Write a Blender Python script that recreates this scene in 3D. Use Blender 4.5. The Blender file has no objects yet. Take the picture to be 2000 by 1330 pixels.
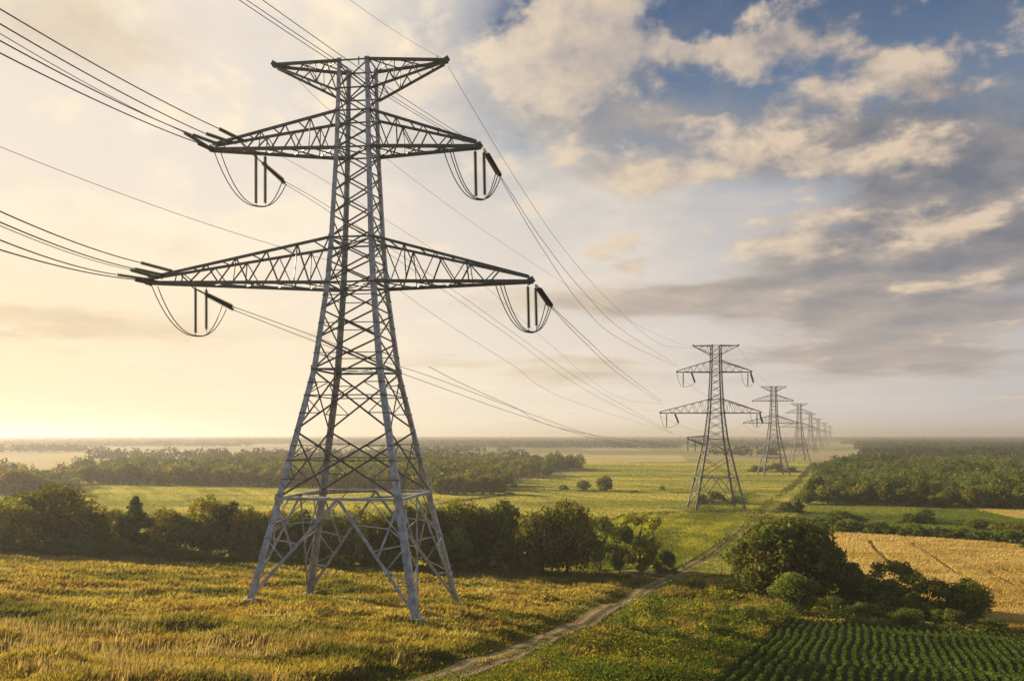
import bpy, bmesh, math, random
import numpy as np
from mathutils import Vector, Matrix

sc = bpy.context.scene
COL = sc.collection
R = math.radians
rng = np.random.default_rng(7)
random.seed(7)

# ------------------------------------------------------------------ camera
F = 1700.0            # focal length in pixels of the 2000 px wide photograph
EYE = 27.0            # camera height above the plain
HORY = 850.0          # photograph row of the horizon
cam_d = bpy.data.cameras.new("camera")
cam = bpy.data.objects.new("camera", cam_d)
COL.objects.link(cam)
cam.location = (0, 0, EYE)
cam.rotation_euler = (R(90), 0, 0)
cam_d.sensor_fit = 'HORIZONTAL'
cam_d.sensor_width = 36.0
cam_d.lens = F / 2000.0 * 36.0
cam_d.shift_y = (HORY - 665.0) / 2000.0
cam_d.clip_start = 0.5
cam_d.clip_end = 60000.0
sc.camera = cam

# ------------------------------------------------------------------ render settings
sc.render.engine = 'CYCLES'
sc.cycles.use_denoising = True
sc.cycles.denoiser = 'OPENIMAGEDENOISE'
sc.cycles.denoising_input_passes = 'RGB_ALBEDO_NORMAL'
sc.cycles.max_bounces = 6
sc.cycles.diffuse_bounces = 3
sc.cycles.transmission_bounces = 4
sc.cycles.volume_bounces = 1
sc.cycles.sample_clamp_indirect = 8.0
sc.view_settings.view_transform = 'Standard'
sc.view_settings.look = 'None'
sc.view_settings.gamma = 1.0
sc.view_settings.exposure = 0.8

# ------------------------------------------------------------------ node helpers
class NT:
    def __init__(self, tree):
        self.t = tree
    def node(self, typ, **kw):
        n = self.t.nodes.new(typ)
        for k, v in kw.items():
            setattr(n, k, v)
        return n
    def _in(self, sock, v):
        if isinstance(v, bpy.types.NodeSocket):
            self.t.links.new(v, sock)
        else:
            sock.default_value = v
    def m(self, op, a, b=0.0, c=None, clamp=False):
        n = self.node('ShaderNodeMath', operation=op, use_clamp=clamp)
        self._in(n.inputs[0], a); self._in(n.inputs[1], b)
        if c is not None: self._in(n.inputs[2], c)
        return n.outputs[0]
    def mix(self, f, a, b, mode='MIX'):
        n = self.node('ShaderNodeMix', data_type='RGBA', blend_type=mode)
        self._in(n.inputs[0], f)
        self._in(n.inputs[6], a if isinstance(a, bpy.types.NodeSocket) else (*a, 1.0) if len(a) == 3 else a)
        self._in(n.inputs[7], b if isinstance(b, bpy.types.NodeSocket) else (*b, 1.0) if len(b) == 3 else b)
        return n.outputs[2]
    def smooth(self, x, lo, hi, a=0.0, b=1.0):
        n = self.node('ShaderNodeMapRange', interpolation_type='SMOOTHSTEP')
        self._in(n.inputs[0], x)
        n.inputs[1].default_value = lo; n.inputs[2].default_value = hi
        n.inputs[3].default_value = a; n.inputs[4].default_value = b
        return n.outputs[0]
    def noise(self, vec, scale, detail=4.0, rough=0.5, dist=0.0):
        n = self.node('ShaderNodeTexNoise', noise_dimensions='3D')
        if vec is not None: self._in(n.inputs['Vector'], vec)
        n.inputs['Scale'].default_value = scale
        n.inputs['Detail'].default_value = detail
        n.inputs['Roughness'].default_value = rough
        n.inputs['Distortion'].default_value = dist
        return n.outputs['Fac']
    def comb(self, x, y, z):
        n = self.node('ShaderNodeCombineXYZ')
        self._in(n.inputs[0], x); self._in(n.inputs[1], y); self._in(n.inputs[2], z)
        return n.outputs[0]

# ------------------------------------------------------------------ world: evening sky with clouds
SUN_AZ, SUN_EL = -57.0, 17.0      # degrees; azimuth from the view axis, negative = left
world = bpy.data.worlds.new("World")
sc.world = world
world.use_nodes = True
wt = world.node_tree
wt.nodes.clear()
W = NT(wt)
SKY_STRENGTH = 0.10
sky = W.node('ShaderNodeTexSky', sky_type='NISHITA', sun_disc=False)
sky.sun_elevation = R(SUN_EL); sky.sun_rotation = R(SUN_AZ)
sky.altitude = 100.0; sky.air_density = 1.0; sky.dust_density = 1.2; sky.ozone_density = 2.0
tc = W.node('ShaderNodeTexCoord')
sep = W.node('ShaderNodeSeparateXYZ')
wt.links.new(tc.outputs['Generated'], sep.inputs[0])
dx, dy, dz = sep.outputs
az0 = W.m('ARCTAN2', dx, dy)
el0 = W.m('ARCSINE', dz)
zc = W.m('ADD', W.m('MAXIMUM', dz, 0.0), 0.13)
cp = W.comb(W.m('DIVIDE', dx, zc), W.m('DIVIDE', dy, zc), 0.0)      # a flat cloud layer overhead
def shifted(v, d):
    o_ = W.node('ShaderNodeVectorMath', operation='ADD')
    wt.links.new(v, o_.inputs[0]); o_.inputs[1].default_value = d
    return o_.outputs[0]
n_fine = W.noise(cp, 2.3, 9.0, 0.60, 0.15)
wob1 = W.noise(cp, 1.6, 5.0, 0.62)
wob2 = W.noise(shifted(cp, (5.1, 3.3, 0)), 2.1, 5.0, 0.62)
az = W.m('ADD', az0, W.m('MULTIPLY', W.m('SUBTRACT', wob1, 0.5), 0.09))
el = W.m('ADD', el0, W.m('MULTIPLY', W.m('SUBTRACT', wob2, 0.5), 0.05))
# cloud texture over the sky dome, flattened toward the horizon; the second sample lies a step toward the sun
ec = W.m('MULTIPLY', W.m('LOGARITHM', W.m('ADD', 1.0, W.m('DIVIDE', W.m('MAXIMUM', el0, -0.02), 0.045)), math.e), 0.62)
pc = W.comb(az0, ec, 1.7)
puff = W.noise(pc, 11.0, 10.0, 0.56, 0.1)
puff_s = W.noise(shifted(pc, (-0.020, 0.034, 0.0)), 11.0, 10.0, 0.56, 0.1)
puff2 = W.noise(shifted(pc, (3.0, 1.0, 4.0)), 4.0, 8.0, 0.56, 0.2)
relief = W.m('ADD', W.m('MULTIPLY', W.m('SUBTRACT', puff, puff_s), 3.4), 0.52, clamp=True)
def pdir(px, py):
    a = math.atan((px - 1000) / F)
    return a, math.atan((HORY - py) / F * math.cos(a))
def blob(px, py, rx, ry, s=1.0, A=None, E=None):
    a, e = pdir(px, py)
    ra = rx / F; re = ry / F
    u = W.m('DIVIDE', W.m('SUBTRACT', A or az, a), ra)
    v = W.m('DIVIDE', W.m('SUBTRACT', E or el, e), re)
    q = W.m('ADD', W.m('MULTIPLY', u, u), W.m('MULTIPLY', v, v))
    return W.m('MULTIPLY', W.m('EXPONENT', W.m('MULTIPLY', q, -1.0)), s)
def total(lst, **k):
    acc = None
    for b in lst:
        s = blob(*b, **k)
        acc = s if acc is None else W.m('ADD', acc, s)
    return acc
lin = lambda r, g, b: tuple(((c / 255) / 12.92 if c / 255 <= 0.04045 else ((c / 255 + 0.055) / 1.055) ** 2.4) for c in (r, g, b))
SC = 0.60 / SKY_STRENGTH      # the sky as exposed at +0.8
def sl(r, g, b, k=1.0): return tuple(c * SC * k for c in lin(r, g, b))
# clear air: the sky texture deepened, veiled by thin high cloud towards the sun and the horizon
blue = W.mix(0.94, sky.outputs[0], W.mix(W.smooth(el0, 0.18, 0.50), sl(146, 160, 175), sl(60, 88, 126)))
openness = total([(1750, -40, 620, 190, 1.35), (2010, 60, 240, 160, .75), (1340, 205, 280, 70, 0.42), (1040, 60, 90, 80, 0.5), (1180, 110, 160, 60, 0.45),
                  (1940, 210, 170, 110, 0.8), (1560, 235, 300, 70, 0.5), (1150, 280, 300, 80, 0.35), (1880, 400, 300, 120, .3)])
side = W.smooth(az0, -0.42, 0.60)
veil_c = W.mix(side, sl(252, 238, 216), sl(198, 192, 190))
low = W.smooth(el0, 0.0, 0.20, 1.0, 0.0)
veil_c = W.mix(W.m('MULTIPLY', low, W.smooth(az0, 0.75, -0.55)), veil_c, sl(254, 239, 213))
# broken thin cloud: greyer between, creamier on the puffs
mott = W.smooth(W.m('ADD', puff2, W.m('MULTIPLY', W.m('SUBTRACT', puff, 0.5), 0.5)), 0.40, 0.62)
grey = W.mix(side, sl(232, 222, 210), sl(172, 174, 182))
veil_c = W.mix(W.m('MULTIPLY', W.m('SUBTRACT', 1.0, mott), W.smooth(el0, 0.05, 0.30, 0.25, 0.85)), veil_c, grey)
gl = blob(-150, 740, 620, 270, 1.0, az0, el0)
veil_c = W.mix(W.m('MULTIPLY', W.m('MINIMUM', gl, 1.0), 0.80), veil_c, sl(254, 228, 184, .99))
veil = W.m('SUBTRACT', 1.0, W.m('MULTIPLY', openness, W.m('ADD', 1.0, W.m('MULTIPLY', W.m('SUBTRACT', puff, 0.55), -3.0))), clamp=True)
col = W.mix(veil, blue, veil_c)
# the cloud banks
dark = total([(1890, 330, 260, 110, 1.0), (1990, 430, 200, 90, 0.7), (1760, 505, 320, 40, 0.85), (1830, 610, 380, 34, 0.8),
              (1720, 690, 260, 26, 0.9), (1250, 600, 420, 26, 0.7), (130, 635, 420, 36, 0.95), (1560, 560, 400, 20, .5), (1000, 700, 500, 16, .4), (110, 60, 330, 110, 0.9),
              (1450, 310, 300, 40, 0.55), (1985, 30, 90, 60, 0.3), (1500, 740, 560, 30, 0.4), (1240, 240, 200, 34, .35),
              (1620, 240, 200, 50, .5), (1760, 80, 160, 60, .2), (1300, 420, 300, 30, .2)])
dmask = W.smooth(W.m('ADD', dark, W.m('MULTIPLY', W.m('SUBTRACT', puff2, 0.5), 2.2)), 0.12, 0.85)
dark_c = W.mix(W.smooth(az0, -0.25, 0.48), sl(214, 196, 172), sl(108, 112, 122))
dark_c = W.mix(W.smooth(el0, 0.02, 0.22, 0.75, 0.0), dark_c, W.mix(W.smooth(az0, -0.3, 0.4), sl(228, 200, 160), sl(180, 170, 163)))
dark_c = W.mix(W.m('MULTIPLY', relief, 0.42), dark_c, W.mix(W.smooth(az0, -0.25, 0.5), sl(250, 226, 186), sl(206, 186, 168)))
col = W.mix(W.m('MULTIPLY', dmask, 0.85), col, dark_c)
litb = total([(1130, 60, 150, 100, 0.85), (1360, 100, 140, 56, 0.8), (1150, 180, 170, 36, 0.8), (1690, 140, 180, 70, 0.85),
              (1545, 205, 90, 28, 0.7), (1880, 172, 50, 24, 0.6), (1500, 70, 200, 40, 0.5), (1380, 262, 230, 34, 0.75),
              (1620, 330, 280, 34, 0.55), (1330, 335, 200, 30, 0.55), (1740, 430, 320, 40, 0.7), (1600, 475, 220, 24, 0.55),
              (450, 70, 200, 90, 0.55), (700, 130, 260, 90, 0.5), (930, 110, 160, 80, 0.6), (60, 200, 120, 30, 0.5), (1880, 560, 260, 18, 0.5),
              (1800, 655, 300, 15, 0.5), (1860, 240, 200, 40, .4)])
lmask = W.smooth(W.m('ADD', litb, W.m('MULTIPLY', W.m('SUBTRACT', puff, 0.5), 4.2)), 0.36, 1.02)
lit_c = W.mix(relief, W.mix(W.smooth(az0, 0.1, 0.5), sl(176, 168, 164), sl(122, 120, 128)), sl(226, 204, 178))
lit_c = W.mix(W.smooth(az0, 0.12, -0.2), lit_c, W.mix(relief, sl(226, 212, 194), sl(252, 234, 208)))
col = W.mix(W.m('MULTIPLY', lmask, 0.85), col, lit_c)
# away from the sunset and overhead the evening sky is a deeper blue
dusk = W.m('MULTIPLY', W.smooth(dy, 0.55, -0.35), W.smooth(dz, -0.1, 0.1))
col = W.mix(W.m('MULTIPLY', dusk, 0.9), col, sl(112, 126, 150))
col = W.mix(W.smooth(dz, 0.45, 0.85, 0.0, 0.8), col, sl(84, 108, 146))
# below the horizon the world is never seen; keep it dim
col = W.mix(W.smooth(dz, -0.02, -0.10), col, sl(80, 76, 64))
bg = W.node('ShaderNodeBackground')
bg.inputs['Strength'].default_value = SKY_STRENGTH
wt.links.new(col, bg.inputs['Color'])
wo = W.node('ShaderNodeOutputWorld')
wt.links.new(bg.outputs[0], wo.inputs['Surface'])
world.cycles.sampling_method = 'MANUAL'
world.cycles.sample_map_resolution = 512

# ------------------------------------------------------------------ sun
sun_d = bpy.data.lights.new("sun", 'SUN')
sun_d.energy = 5.0
sun_d.angle = R(0.6)
sun_d.color = (1.0, 0.82, 0.56)
sun = bpy.data.objects.new("sun", sun_d)
COL.objects.link(sun)
SV = Vector((math.sin(R(SUN_AZ)) * math.cos(R(SUN_EL)), math.cos(R(SUN_AZ)) * math.cos(R(SUN_EL)), math.sin(R(SUN_EL))))
sun.rotation_euler = SV.to_track_quat('Z', 'Y').to_euler()
sun.location = (-300, 300, 150)

# ------------------------------------------------------------------ object helpers
def tag(o, label=None, cat=None, group=None, kind=None):
    if label: o['label'] = label
    if cat: o['category'] = cat
    if group: o['group'] = group
    if kind: o['kind'] = kind
    return o
def empty(name, loc=(0, 0, 0), rz=0.0):
    o = bpy.data.objects.new(name, None)
    o.location = loc; o.rotation_euler = (0, 0, rz)
    o.empty_display_size = 0.5
    COL.objects.link(o)
    return o
def link_mesh(name, me, mat, parent=None):
    o = bpy.data.objects.new(name, me)
    if mat is not None and len(me.materials) == 0: me.materials.append(mat)
    COL.objects.link(o)
    if parent is not None: o.parent = parent
    return o
def mesh_np(name, verts, faces, cols=None, smooth=False):
    """verts (N,3), faces (M,k) arrays; cols (N,3) point colours"""
    verts = np.asarray(verts, np.float32); faces = np.asarray(faces, np.int32)
    me = bpy.data.meshes.new(name)
    n, (mf, k) = len(verts), faces.shape
    me.vertices.add(n); me.vertices.foreach_set('co', verts.ravel())
    me.loops.add(mf * k); me.loops.foreach_set('vertex_index', faces.ravel())
    me.polygons.add(mf)
    me.polygons.foreach_set('loop_start', np.arange(0, mf * k, k, dtype=np.int32))
    me.polygons.foreach_set('loop_total', np.full(mf, k, np.int32))
    if smooth: me.polygons.foreach_set('use_smooth', np.ones(mf, bool))
    me.update(calc_edges=True)
    if cols is not None:
        a = me.color_attributes.new('Col', 'FLOAT_COLOR', 'POINT')
        c = np.ones((n, 4), np.float32); c[:, :3] = cols
        a.data.foreach_set('color', c.ravel())
    return me
class MB:
    """collects bars and tubes, then makes one mesh"""
    def __init__(self): self.v = []; self.f = []
    def prism(self, p, q, pts, a, b, pts2=None):
        i = len(self.v); n = len(pts)
        for c, pp in ((p, pts), (q, pts2 or pts)):
            for x, y in pp: self.v.append(c + a * x + b * y)
        for k in range(n):
            self.f.append((i + k, i + (k + 1) % n, i + n + (k + 1) % n, i + n + k))
        self.f.append(tuple(i + k for k in range(n))[::-1]); self.f.append(tuple(i + n + k for k in range(n)))
    def bar(self, p, q, w, h=None, up=None):
        p = Vector(p); q = Vector(q); h = h or w * 0.55
        d = (q - p)
        if d.length < 1e-5: return
        d.normalize()
        u = Vector(up) if up is not None else Vector((0, 0, 1))
        a = d.cross(u)
        if a.length < 1e-3: a = d.cross(Vector((1, 0, 0)))
        a.normalize(); b = a.cross(d).normalized()
        x, y = w / 2, h / 2
        self.prism(p, q, [(-x, -y), (x, -y), (x, y), (-x, y)], a, b)
    def angle(self, p, q, a, b, w, t, w2=None):
        w2 = w2 or w
        L = lambda w: [(0, 0), (w, 0), (w, t), (t, t), (t, w), (0, w)]
        self.prism(Vector(p), Vector(q), L(w), Vector(a), Vector(b), L(w2))
    def tube(self, pts, rad, n=6):
        pts = [Vector(p) for p in pts]
        i0 = len(self.v)
        up = Vector((0.3, 0.2, 1)).normalized()
        for k, p in enumerate(pts):
            d = (pts[min(k + 1, len(pts) - 1)] - pts[max(k - 1, 0)]).normalized()
            a = d.cross(up)
            if a.length < 1e-3: a = d.cross(Vector((1, 0, 0)))
            a.normalize(); b = a.cross(d)
            r = rad[k] if hasattr(rad, '__len__') else rad
            for j in range(n):
                t = 2 * math.pi * j / n
                self.v.append(p + (a * math.cos(t) + b * math.sin(t)) * r)
        for k in range(len(pts) - 1):
            for j in range(n):
                j2 = (j + 1) % n
                self.f.append((i0 + k * n + j, i0 + k * n + j2, i0 + (k + 1) * n + j2, i0 + (k + 1) * n + j))
        self.f.append(tuple(i0 + j for j in range(n))[::-1])
        m = i0 + (len(pts) - 1) * n
        self.f.append(tuple(m + j for j in range(n)))
    def mesh(self, name, smooth=False):
        me = bpy.data.meshes.new(name)
        me.from_pydata([tuple(v) for v in self.v], [], self.f)
        if smooth: me.polygons.foreach_set('use_smooth', np.ones(len(me.polygons), bool))
        me.update()
        return me
    def build(self, name, mat, parent=None, smooth=False):
        return link_mesh(name, self.mesh(name, smooth), mat, parent)

# ------------------------------------------------------------------ numpy noise
def vnoise(x, y, seed=0):
    xi = np.floor(x).astype(np.int64); yi = np.floor(y).astype(np.int64)
    xf = x - xi; yf = y - yi
    def h(a, b):
        n = (a * 374761393 + b * 668265263 + seed * 974634521) & 0xffffffff
        n = ((n ^ (n >> 13)) * 1274126177) & 0xffffffff
        n = n ^ (n >> 16)
        return (n & 0xffff) / 65535.0
    u = xf * xf * (3 - 2 * xf); v = yf * yf * (3 - 2 * yf)
    return (h(xi, yi) * (1 - u) + h(xi + 1, yi) * u) * (1 - v) + (h(xi, yi + 1) * (1 - u) + h(xi + 1, yi + 1) * u) * v
def fbm(x, y, seed=0, oct=4):
    s = 0; a = 0.5; t = 0
    for k in range(oct):
        s = s + a * vnoise(x, y, seed + k * 17); t += a
        x = x * 2.03 + 11.3; y = y * 2.03 + 5.7; a *= 0.5
    return s / t
def sstep(x, lo, hi):
    t = np.clip((x - lo) / (hi - lo), 0, 1)
    return t * t * (3 - 2 * t)

# ------------------------------------------------------------------ terrain
def terrain(X, Y):
    X = np.asarray(X, float); Y = np.asarray(Y, float)
    xc = 150 * np.tanh(X / 150.0)
    yc = np.maximum(Y, -10.0)
    pl = 15.95 - 0.10 * yc - 0.075 * xc
    k = 2.0
    z = k * np.logaddexp(0, pl / k)
    fade = 1.0 / (1.0 + np.exp((Y - 170) / 15.0))
    z = z + fade * ((fbm(X / 13.0, Y / 10.0, 3, 3) - 0.5) * 1.3)
    return z
def hit(px, py):
    """where the photograph's pixel meets the ground"""
    u = (px - 1000) / F; v = (py - HORY) / F
    f = lambda D: EYE - v * D - float(terrain(u * D, D))
    D = 15.0
    while f(D) > 0 and D < 40000: D *= 1.02
    lo, hi = D / 1.02, D
    for _ in range(30):
        mid = (lo + hi) / 2
        if f(mid) > 0: lo = mid
        else: hi = mid
    D = (lo + hi) / 2
    return Vector((u * D, D, float(terrain(u * D, D))))
def pix(px, py, D):
    return Vector(((px - 1000) / F * D, D, EYE - (py - HORY) / F * D))
def inpoly(x, y, poly):
    c = np.zeros(np.shape(x), bool)
    n = len(poly)
    for i in range(n):
        x1, y1 = poly[i][:2]; x2, y2 = poly[(i + 1) % n][:2]
        cond = ((y1 > y) != (y2 > y))
        with np.errstate(divide='ignore', invalid='ignore'):
            c ^= cond & (x < (x2 - x1) * (y - y1) / (y2 - y1 + 1e-12) + x1)
    return c
def dist_line(x, y, pts):
    d = np.full(np.shape(x), 1e9)
    for a, b in zip(pts[:-1], pts[1:]):
        ax, ay = a[:2]; bx, by = b[:2]
        L = (bx - ax) ** 2 + (by - ay) ** 2
        t = np.clip(((x - ax) * (bx - ax) + (y - ay) * (by - ay)) / L, 0, 1)
        d = np.minimum(d, np.hypot(x - ax - t * (bx - ax), y - ay - t * (by - ay)))
    return d

TRACK = [hit(*p) for p in ((560, 1420), (700, 1375), (880, 1322), (1000, 1278), (1090, 1238), (1180, 1192), (1260, 1150), (1330, 1115), (1390, 1080), (1428, 1050), (1450, 1030))]
BEAN = [hit(*p) for p in ((1300, 1420), (1420, 1310), (1490, 1250), (1535, 1215), (1700, 1225), (2000, 1247), (2150, 1258))]
BEAN += [Vector((105, 70, 0)), Vector((60, 40, 0))]
WHEAT = [hit(*p) for p in ((1590, 1052), (1622, 1041), (1800, 1050), (1930, 1057), (1995, 1068), (2130, 1085), (2200, 1240), (2000, 1228), (1900, 1212), (1760, 1180), (1640, 1140))]
HEDGE = [hit(*p) for p in ((-150, 1072), (0, 1081), (150, 1088), (300, 1096), (480, 1108), (640, 1116), (800, 1120), (1000, 1124), (1150, 1128), (1320, 1118))]

# ------------------------------------------------------------------ materials
def new_mat(name):
    m = bpy.data.materials.new(name)
    m.use_nodes = True
    m.node_tree.nodes.clear()
    return m, NT(m.node_tree)
def out(n, shader):
    o = n.node('ShaderNodeOutputMaterial')
    n.t.links.new(shader, o.inputs['Surface'])
def principled(n, col, rough=0.6, metal=0.0, spec=0.3, normal=None):
    b = n.node('ShaderNodeBsdfPrincipled')
    n._in(b.inputs['Base Color'], col if isinstance(col, bpy.types.NodeSocket) else (*col, 1))
    n._in(b.inputs['Roughness'], rough); n._in(b.inputs['Metallic'], metal)
    b.inputs['Specular IOR Level'].default_value = spec
    if normal is not None: n.t.links.new(normal, b.inputs['Normal'])
    return b.outputs[0]
def mat_steel(name, c1, c2, metal=0.35, rough=0.5):
    m, n = new_mat(name)
    t = n.node('ShaderNodeTexCoord')
    f = n.noise(t.outputs['Object'], 1.7, 5, 0.6)
    f2 = n.noise(t.outputs['Object'], 14.0, 3, 0.6)
    c = n.mix(n.smooth(f, 0.3, 0.7), c1, c2)
    c = n.mix(n.smooth(f2, 0.55, 0.75, 0, 0.35), c, (c1[0] * .6, c1[1] * .55, c1[2] * .5))
    out(n, principled(n, c, rough, metal, 0.4))
    return m
def mat_leaf(name, transl=0.45, vary=0.35):
    m, n = new_mat(name)
    a = n.node('ShaderNodeAttribute', attribute_name='Col')
    oi = n.node('ShaderNodeObjectInfo')
    hs = n.node('ShaderNodeHueSaturation')
    n._in(hs.inputs['Hue'], n.m('ADD', 0.485, n.m('MULTIPLY', oi.outputs['Random'], 0.03)))
    n._in(hs.inputs['Value'], n.m('ADD', 1.0 - vary / 2, n.m('MULTIPLY', oi.outputs['Random'], vary)))
    n.t.links.new(a.outputs['Color'], hs.inputs['Color'])
    d = n.node('ShaderNodeBsdfDiffuse'); n.t.links.new(hs.outputs[0], d.inputs['Color'])
    t = n.node('ShaderNodeBsdfTranslucent')
    tcol = n.mix(1.0, hs.outputs[0], (1.25, 1.15, 0.60), 'MULTIPLY')
    n.t.links.new(tcol, t.inputs['Color'])
    mx = n.node('ShaderNodeMixShader'); mx.inputs[0].default_value = transl
    n.t.links.new(d.outputs[0], mx.inputs[1]); n.t.links.new(t.outputs[0], mx.inputs[2])
    out(n, mx.outputs[0])
    return m
def mat_attr(name, rough=0.9, bump=0.0, scale=3.0):
    m, n = new_mat(name)
    a = n.node('ShaderNodeAttribute', attribute_name='Col')
    t = n.node('ShaderNodeTexCoord')
    f = n.noise(t.outputs['Object'], scale, 6, 0.65)
    c = n.mix(n.smooth(f, 0.35, 0.7), n.mix(1.0, a.outputs['Color'], (.6, .62, .6), 'MULTIPLY'), n.mix(1.0, a.outputs['Color'], (1.25, 1.2, 1.1), 'MULTIPLY'))
    nm = None
    if bump:
        b = n.node('ShaderNodeBump'); b.inputs['Strength'].default_value = bump; b.inputs['Distance'].default_value = 0.3
        n.t.links.new(f, b.inputs['Height']); nm = b.outputs[0]
    out(n, principled(n, c, rough, 0, 0.1, nm))
    return m
def mat_field(name, ca, cb, cc, ang, stretch=0.02, scale=0.35, bump=0.4, patch=0.012):
    """mown or standing crop: streaks along one direction and large patches"""
    m, n = new_mat(name)
    t = n.node('ShaderNodeTexCoord')
    mp = n.node('ShaderNodeMapping'); mp.vector_type = 'TEXTURE'
    n.t.links.new(t.outputs['Object'], mp.inputs[0])
    mp.inputs['Rotation'].default_value = (0, 0, ang)
    mp2 = n.node('ShaderNodeMapping'); n.t.links.new(mp.outputs[0], mp2.inputs[0])
    mp2.inputs['Scale'].default_value = (1.0, stretch, 1.0)
    streak = n.noise(mp2.outputs[0], scale, 5, 0.6, 0.2)
    pt = n.noise(t.outputs['Object'], patch, 4, 0.6, 0.4)
    fine = n.noise(t.outputs['Object'], 0.9, 6, 0.7)
    c = n.mix(n.smooth(streak, 0.35, 0.65), ca, cb)
    c = n.mix(n.smooth(pt, 0.42, 0.62), c, cc)
    c = n.mix(n.smooth(fine, 0.45, 0.75, 0, 0.55), c, tuple(x * 0.55 for x in ca))
    b = n.node('ShaderNodeBump'); b.inputs['Strength'].default_value = bump; b.inputs['Distance'].default_value = 0.5
    n.t.links.new(fine, b.inputs['Height'])
    out(n, principled(n, c, 0.95, 0, 0.05, b.outputs[0]))
    return m
def mat_plain(name, c, rough=0.7, metal=0.0, var=0.3, scale=3.0):
    m, n = new_mat(name)
    t = n.node('ShaderNodeTexCoord')
    f = n.noise(t.outputs['Object'], scale, 5, 0.6)
    cc = n.mix(n.smooth(f, 0.3, 0.7), tuple(x * (1 - var) for x in c), tuple(min(1, x * (1 + var)) for x in c))
    out(n, principled(n, cc, rough, metal, 0.35))
    return m
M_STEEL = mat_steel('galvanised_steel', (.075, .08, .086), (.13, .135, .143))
M_STEEL_LIT = mat_steel('lit_galvanised_steel', (.27, .275, .285), (.58, .59, .60))  # patchy galvanised steel, paler to paint in the light on the lower tower
M_STEEL_FAR = mat_steel('weathered_steel', (.12, .12, .13), (.18, .18, .19))
M_CONC = mat_plain('concrete', (.42, .41, .40), 0.9)
M_WIRE = mat_plain('weathered_conductor', (.05, .05, .05), 0.6, 0.2)
M_GLASS = mat_plain('green_porcelain', (.035, .065, .03), 0.85)
M_DARKINS = mat_plain('dark_porcelain', (.022, .027, .024), 0.9)
M_FIT = mat_plain('insulator_fitting', (.10, .10, .10), 0.5, 0.5)
M_LEAF = mat_leaf('foliage', 0.44)
M_LEAF_FAR = mat_leaf('far_foliage', 0.30, 0.0)
M_GRASS = mat_leaf('grass', 0.50, 0.0)
M_CROP = mat_leaf('crop_leaves', 0.35, 0.0)
M_BARK = mat_plain('bark', (.075, .055, .04), 0.95)
M_GROUND = mat_attr('meadow_soil', 0.95, 0.5, 1.2)

# ------------------------------------------------------------------ ground sheet
C_GOLD = np.array((.36, .295, .072)); C_STRAW = np.array((.47, .395, .17)); C_GREEN = np.array((.145, .155, .030))
C_BROWN = np.array((.29, .195, .055)); C_DEEP = np.array((.085, .11, .022)); C_FIELD = np.array((.42, .34, .13)); C_FIELDG = np.array((.20, .22, .05))
def meadow_color(X, Y):
    X = np.asarray(X, float); Y = np.asarray(Y, float)
    g = fbm(X / 11.0, Y / 7.0, 21, 4)
    g2 = fbm(X / 3.1, Y / 2.3, 33, 3)
    b = fbm(X / 5.0, Y / 4.0, 51, 3)
    dt = dist_line(X, Y, TRACK); dh = dist_line(X, Y, HEDGE)
    tx = np.interp(Y, [p.y for p in TRACK], [p.x for p in TRACK])
    right = sstep(X - tx, 2.0, 8.0)
    green = .85 * sstep(g + 0.3 * (g2 - 0.5), 0.47, 0.68)
    green = np.maximum(green, 0.85 * np.exp(-((dt - 2.6) / 1.9) ** 2))
    green = np.maximum(green, (1 - sstep(dh, 4, 15)) * 0.95)
    green = np.maximum(green, right * sstep(g + 0.3 * (g2 - .5), 0.36, 0.56) * 0.9)
    green = np.maximum(green, (1 - sstep(Y, 44, 52)) * 0.6 * sstep(X, -30, -10))
    col = C_GOLD + (C_STRAW - C_GOLD) * sstep(g2, 0.5, 0.75)[..., None]
    col = col + (C_BROWN - col) * (0.75 * sstep(b, 0.52, 0.72))[..., None]
    gc = C_GREEN + (C_DEEP - C_GREEN) * sstep(b, 0.4, 0.65)[..., None]
    col = col + (gc - col) * green[..., None]
    far = sstep(Y, 150, 190)
    f = fbm(X / 60.0, Y / 25.0, 77, 4)
    fc = C_FIELD + (C_FIELDG - C_FIELD) * sstep(f, 0.42, 0.6)[..., None]
    pc_ = vnoise(X / 260.0, Y / 150.0, 83)[..., None]; pd_ = vnoise(X / 340.0 + 9, Y / 190.0, 84)[..., None]
    ff = np.where(pc_ > .55, np.array((.52, .42, .22)), np.where(pd_ > .5, np.array((.24, .25, .07)), np.array((.40, .33, .11))))
    fc = fc + (ff - fc) * sstep(Y, 650, 900)[..., None]
    col = col + (fc - col) * far[..., None]
    return col
def axis(lo, hi, step, far, neg):
    a = list(np.arange(lo, hi + 1e-6, step)); s = step; x = hi
    while x < far:
        s *= 1.22; x += s; a.append(x)
    s = step; x = lo
    while x > neg:
        s *= 1.22; x -= s; a.insert(0, x)
    return np.array(a)
gx = axis(-130, 130, 1.0, 19000, -19000); gy = axis(20, 230, 1.0, 19500, -2500)
GX, GY = np.meshgrid(gx, gy)
GZ = terrain(GX, GY)
gv = np.stack([GX.ravel(), GY.ravel(), GZ.ravel()], 1)
nx = len(gx); ii = np.arange(len(gy) - 1)[:, None] * nx + np.arange(nx - 1)[None, :]
gf = np.stack([ii, ii + 1, ii + nx + 1, ii + nx], -1).reshape(-1, 4)
gcol = meadow_color(GX.ravel(), GY.ravel())
o = link_mesh('ground', mesh_np('ground', gv, gf, gcol * 0.8, True), M_GROUND)
tag(o, kind='structure')

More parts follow.
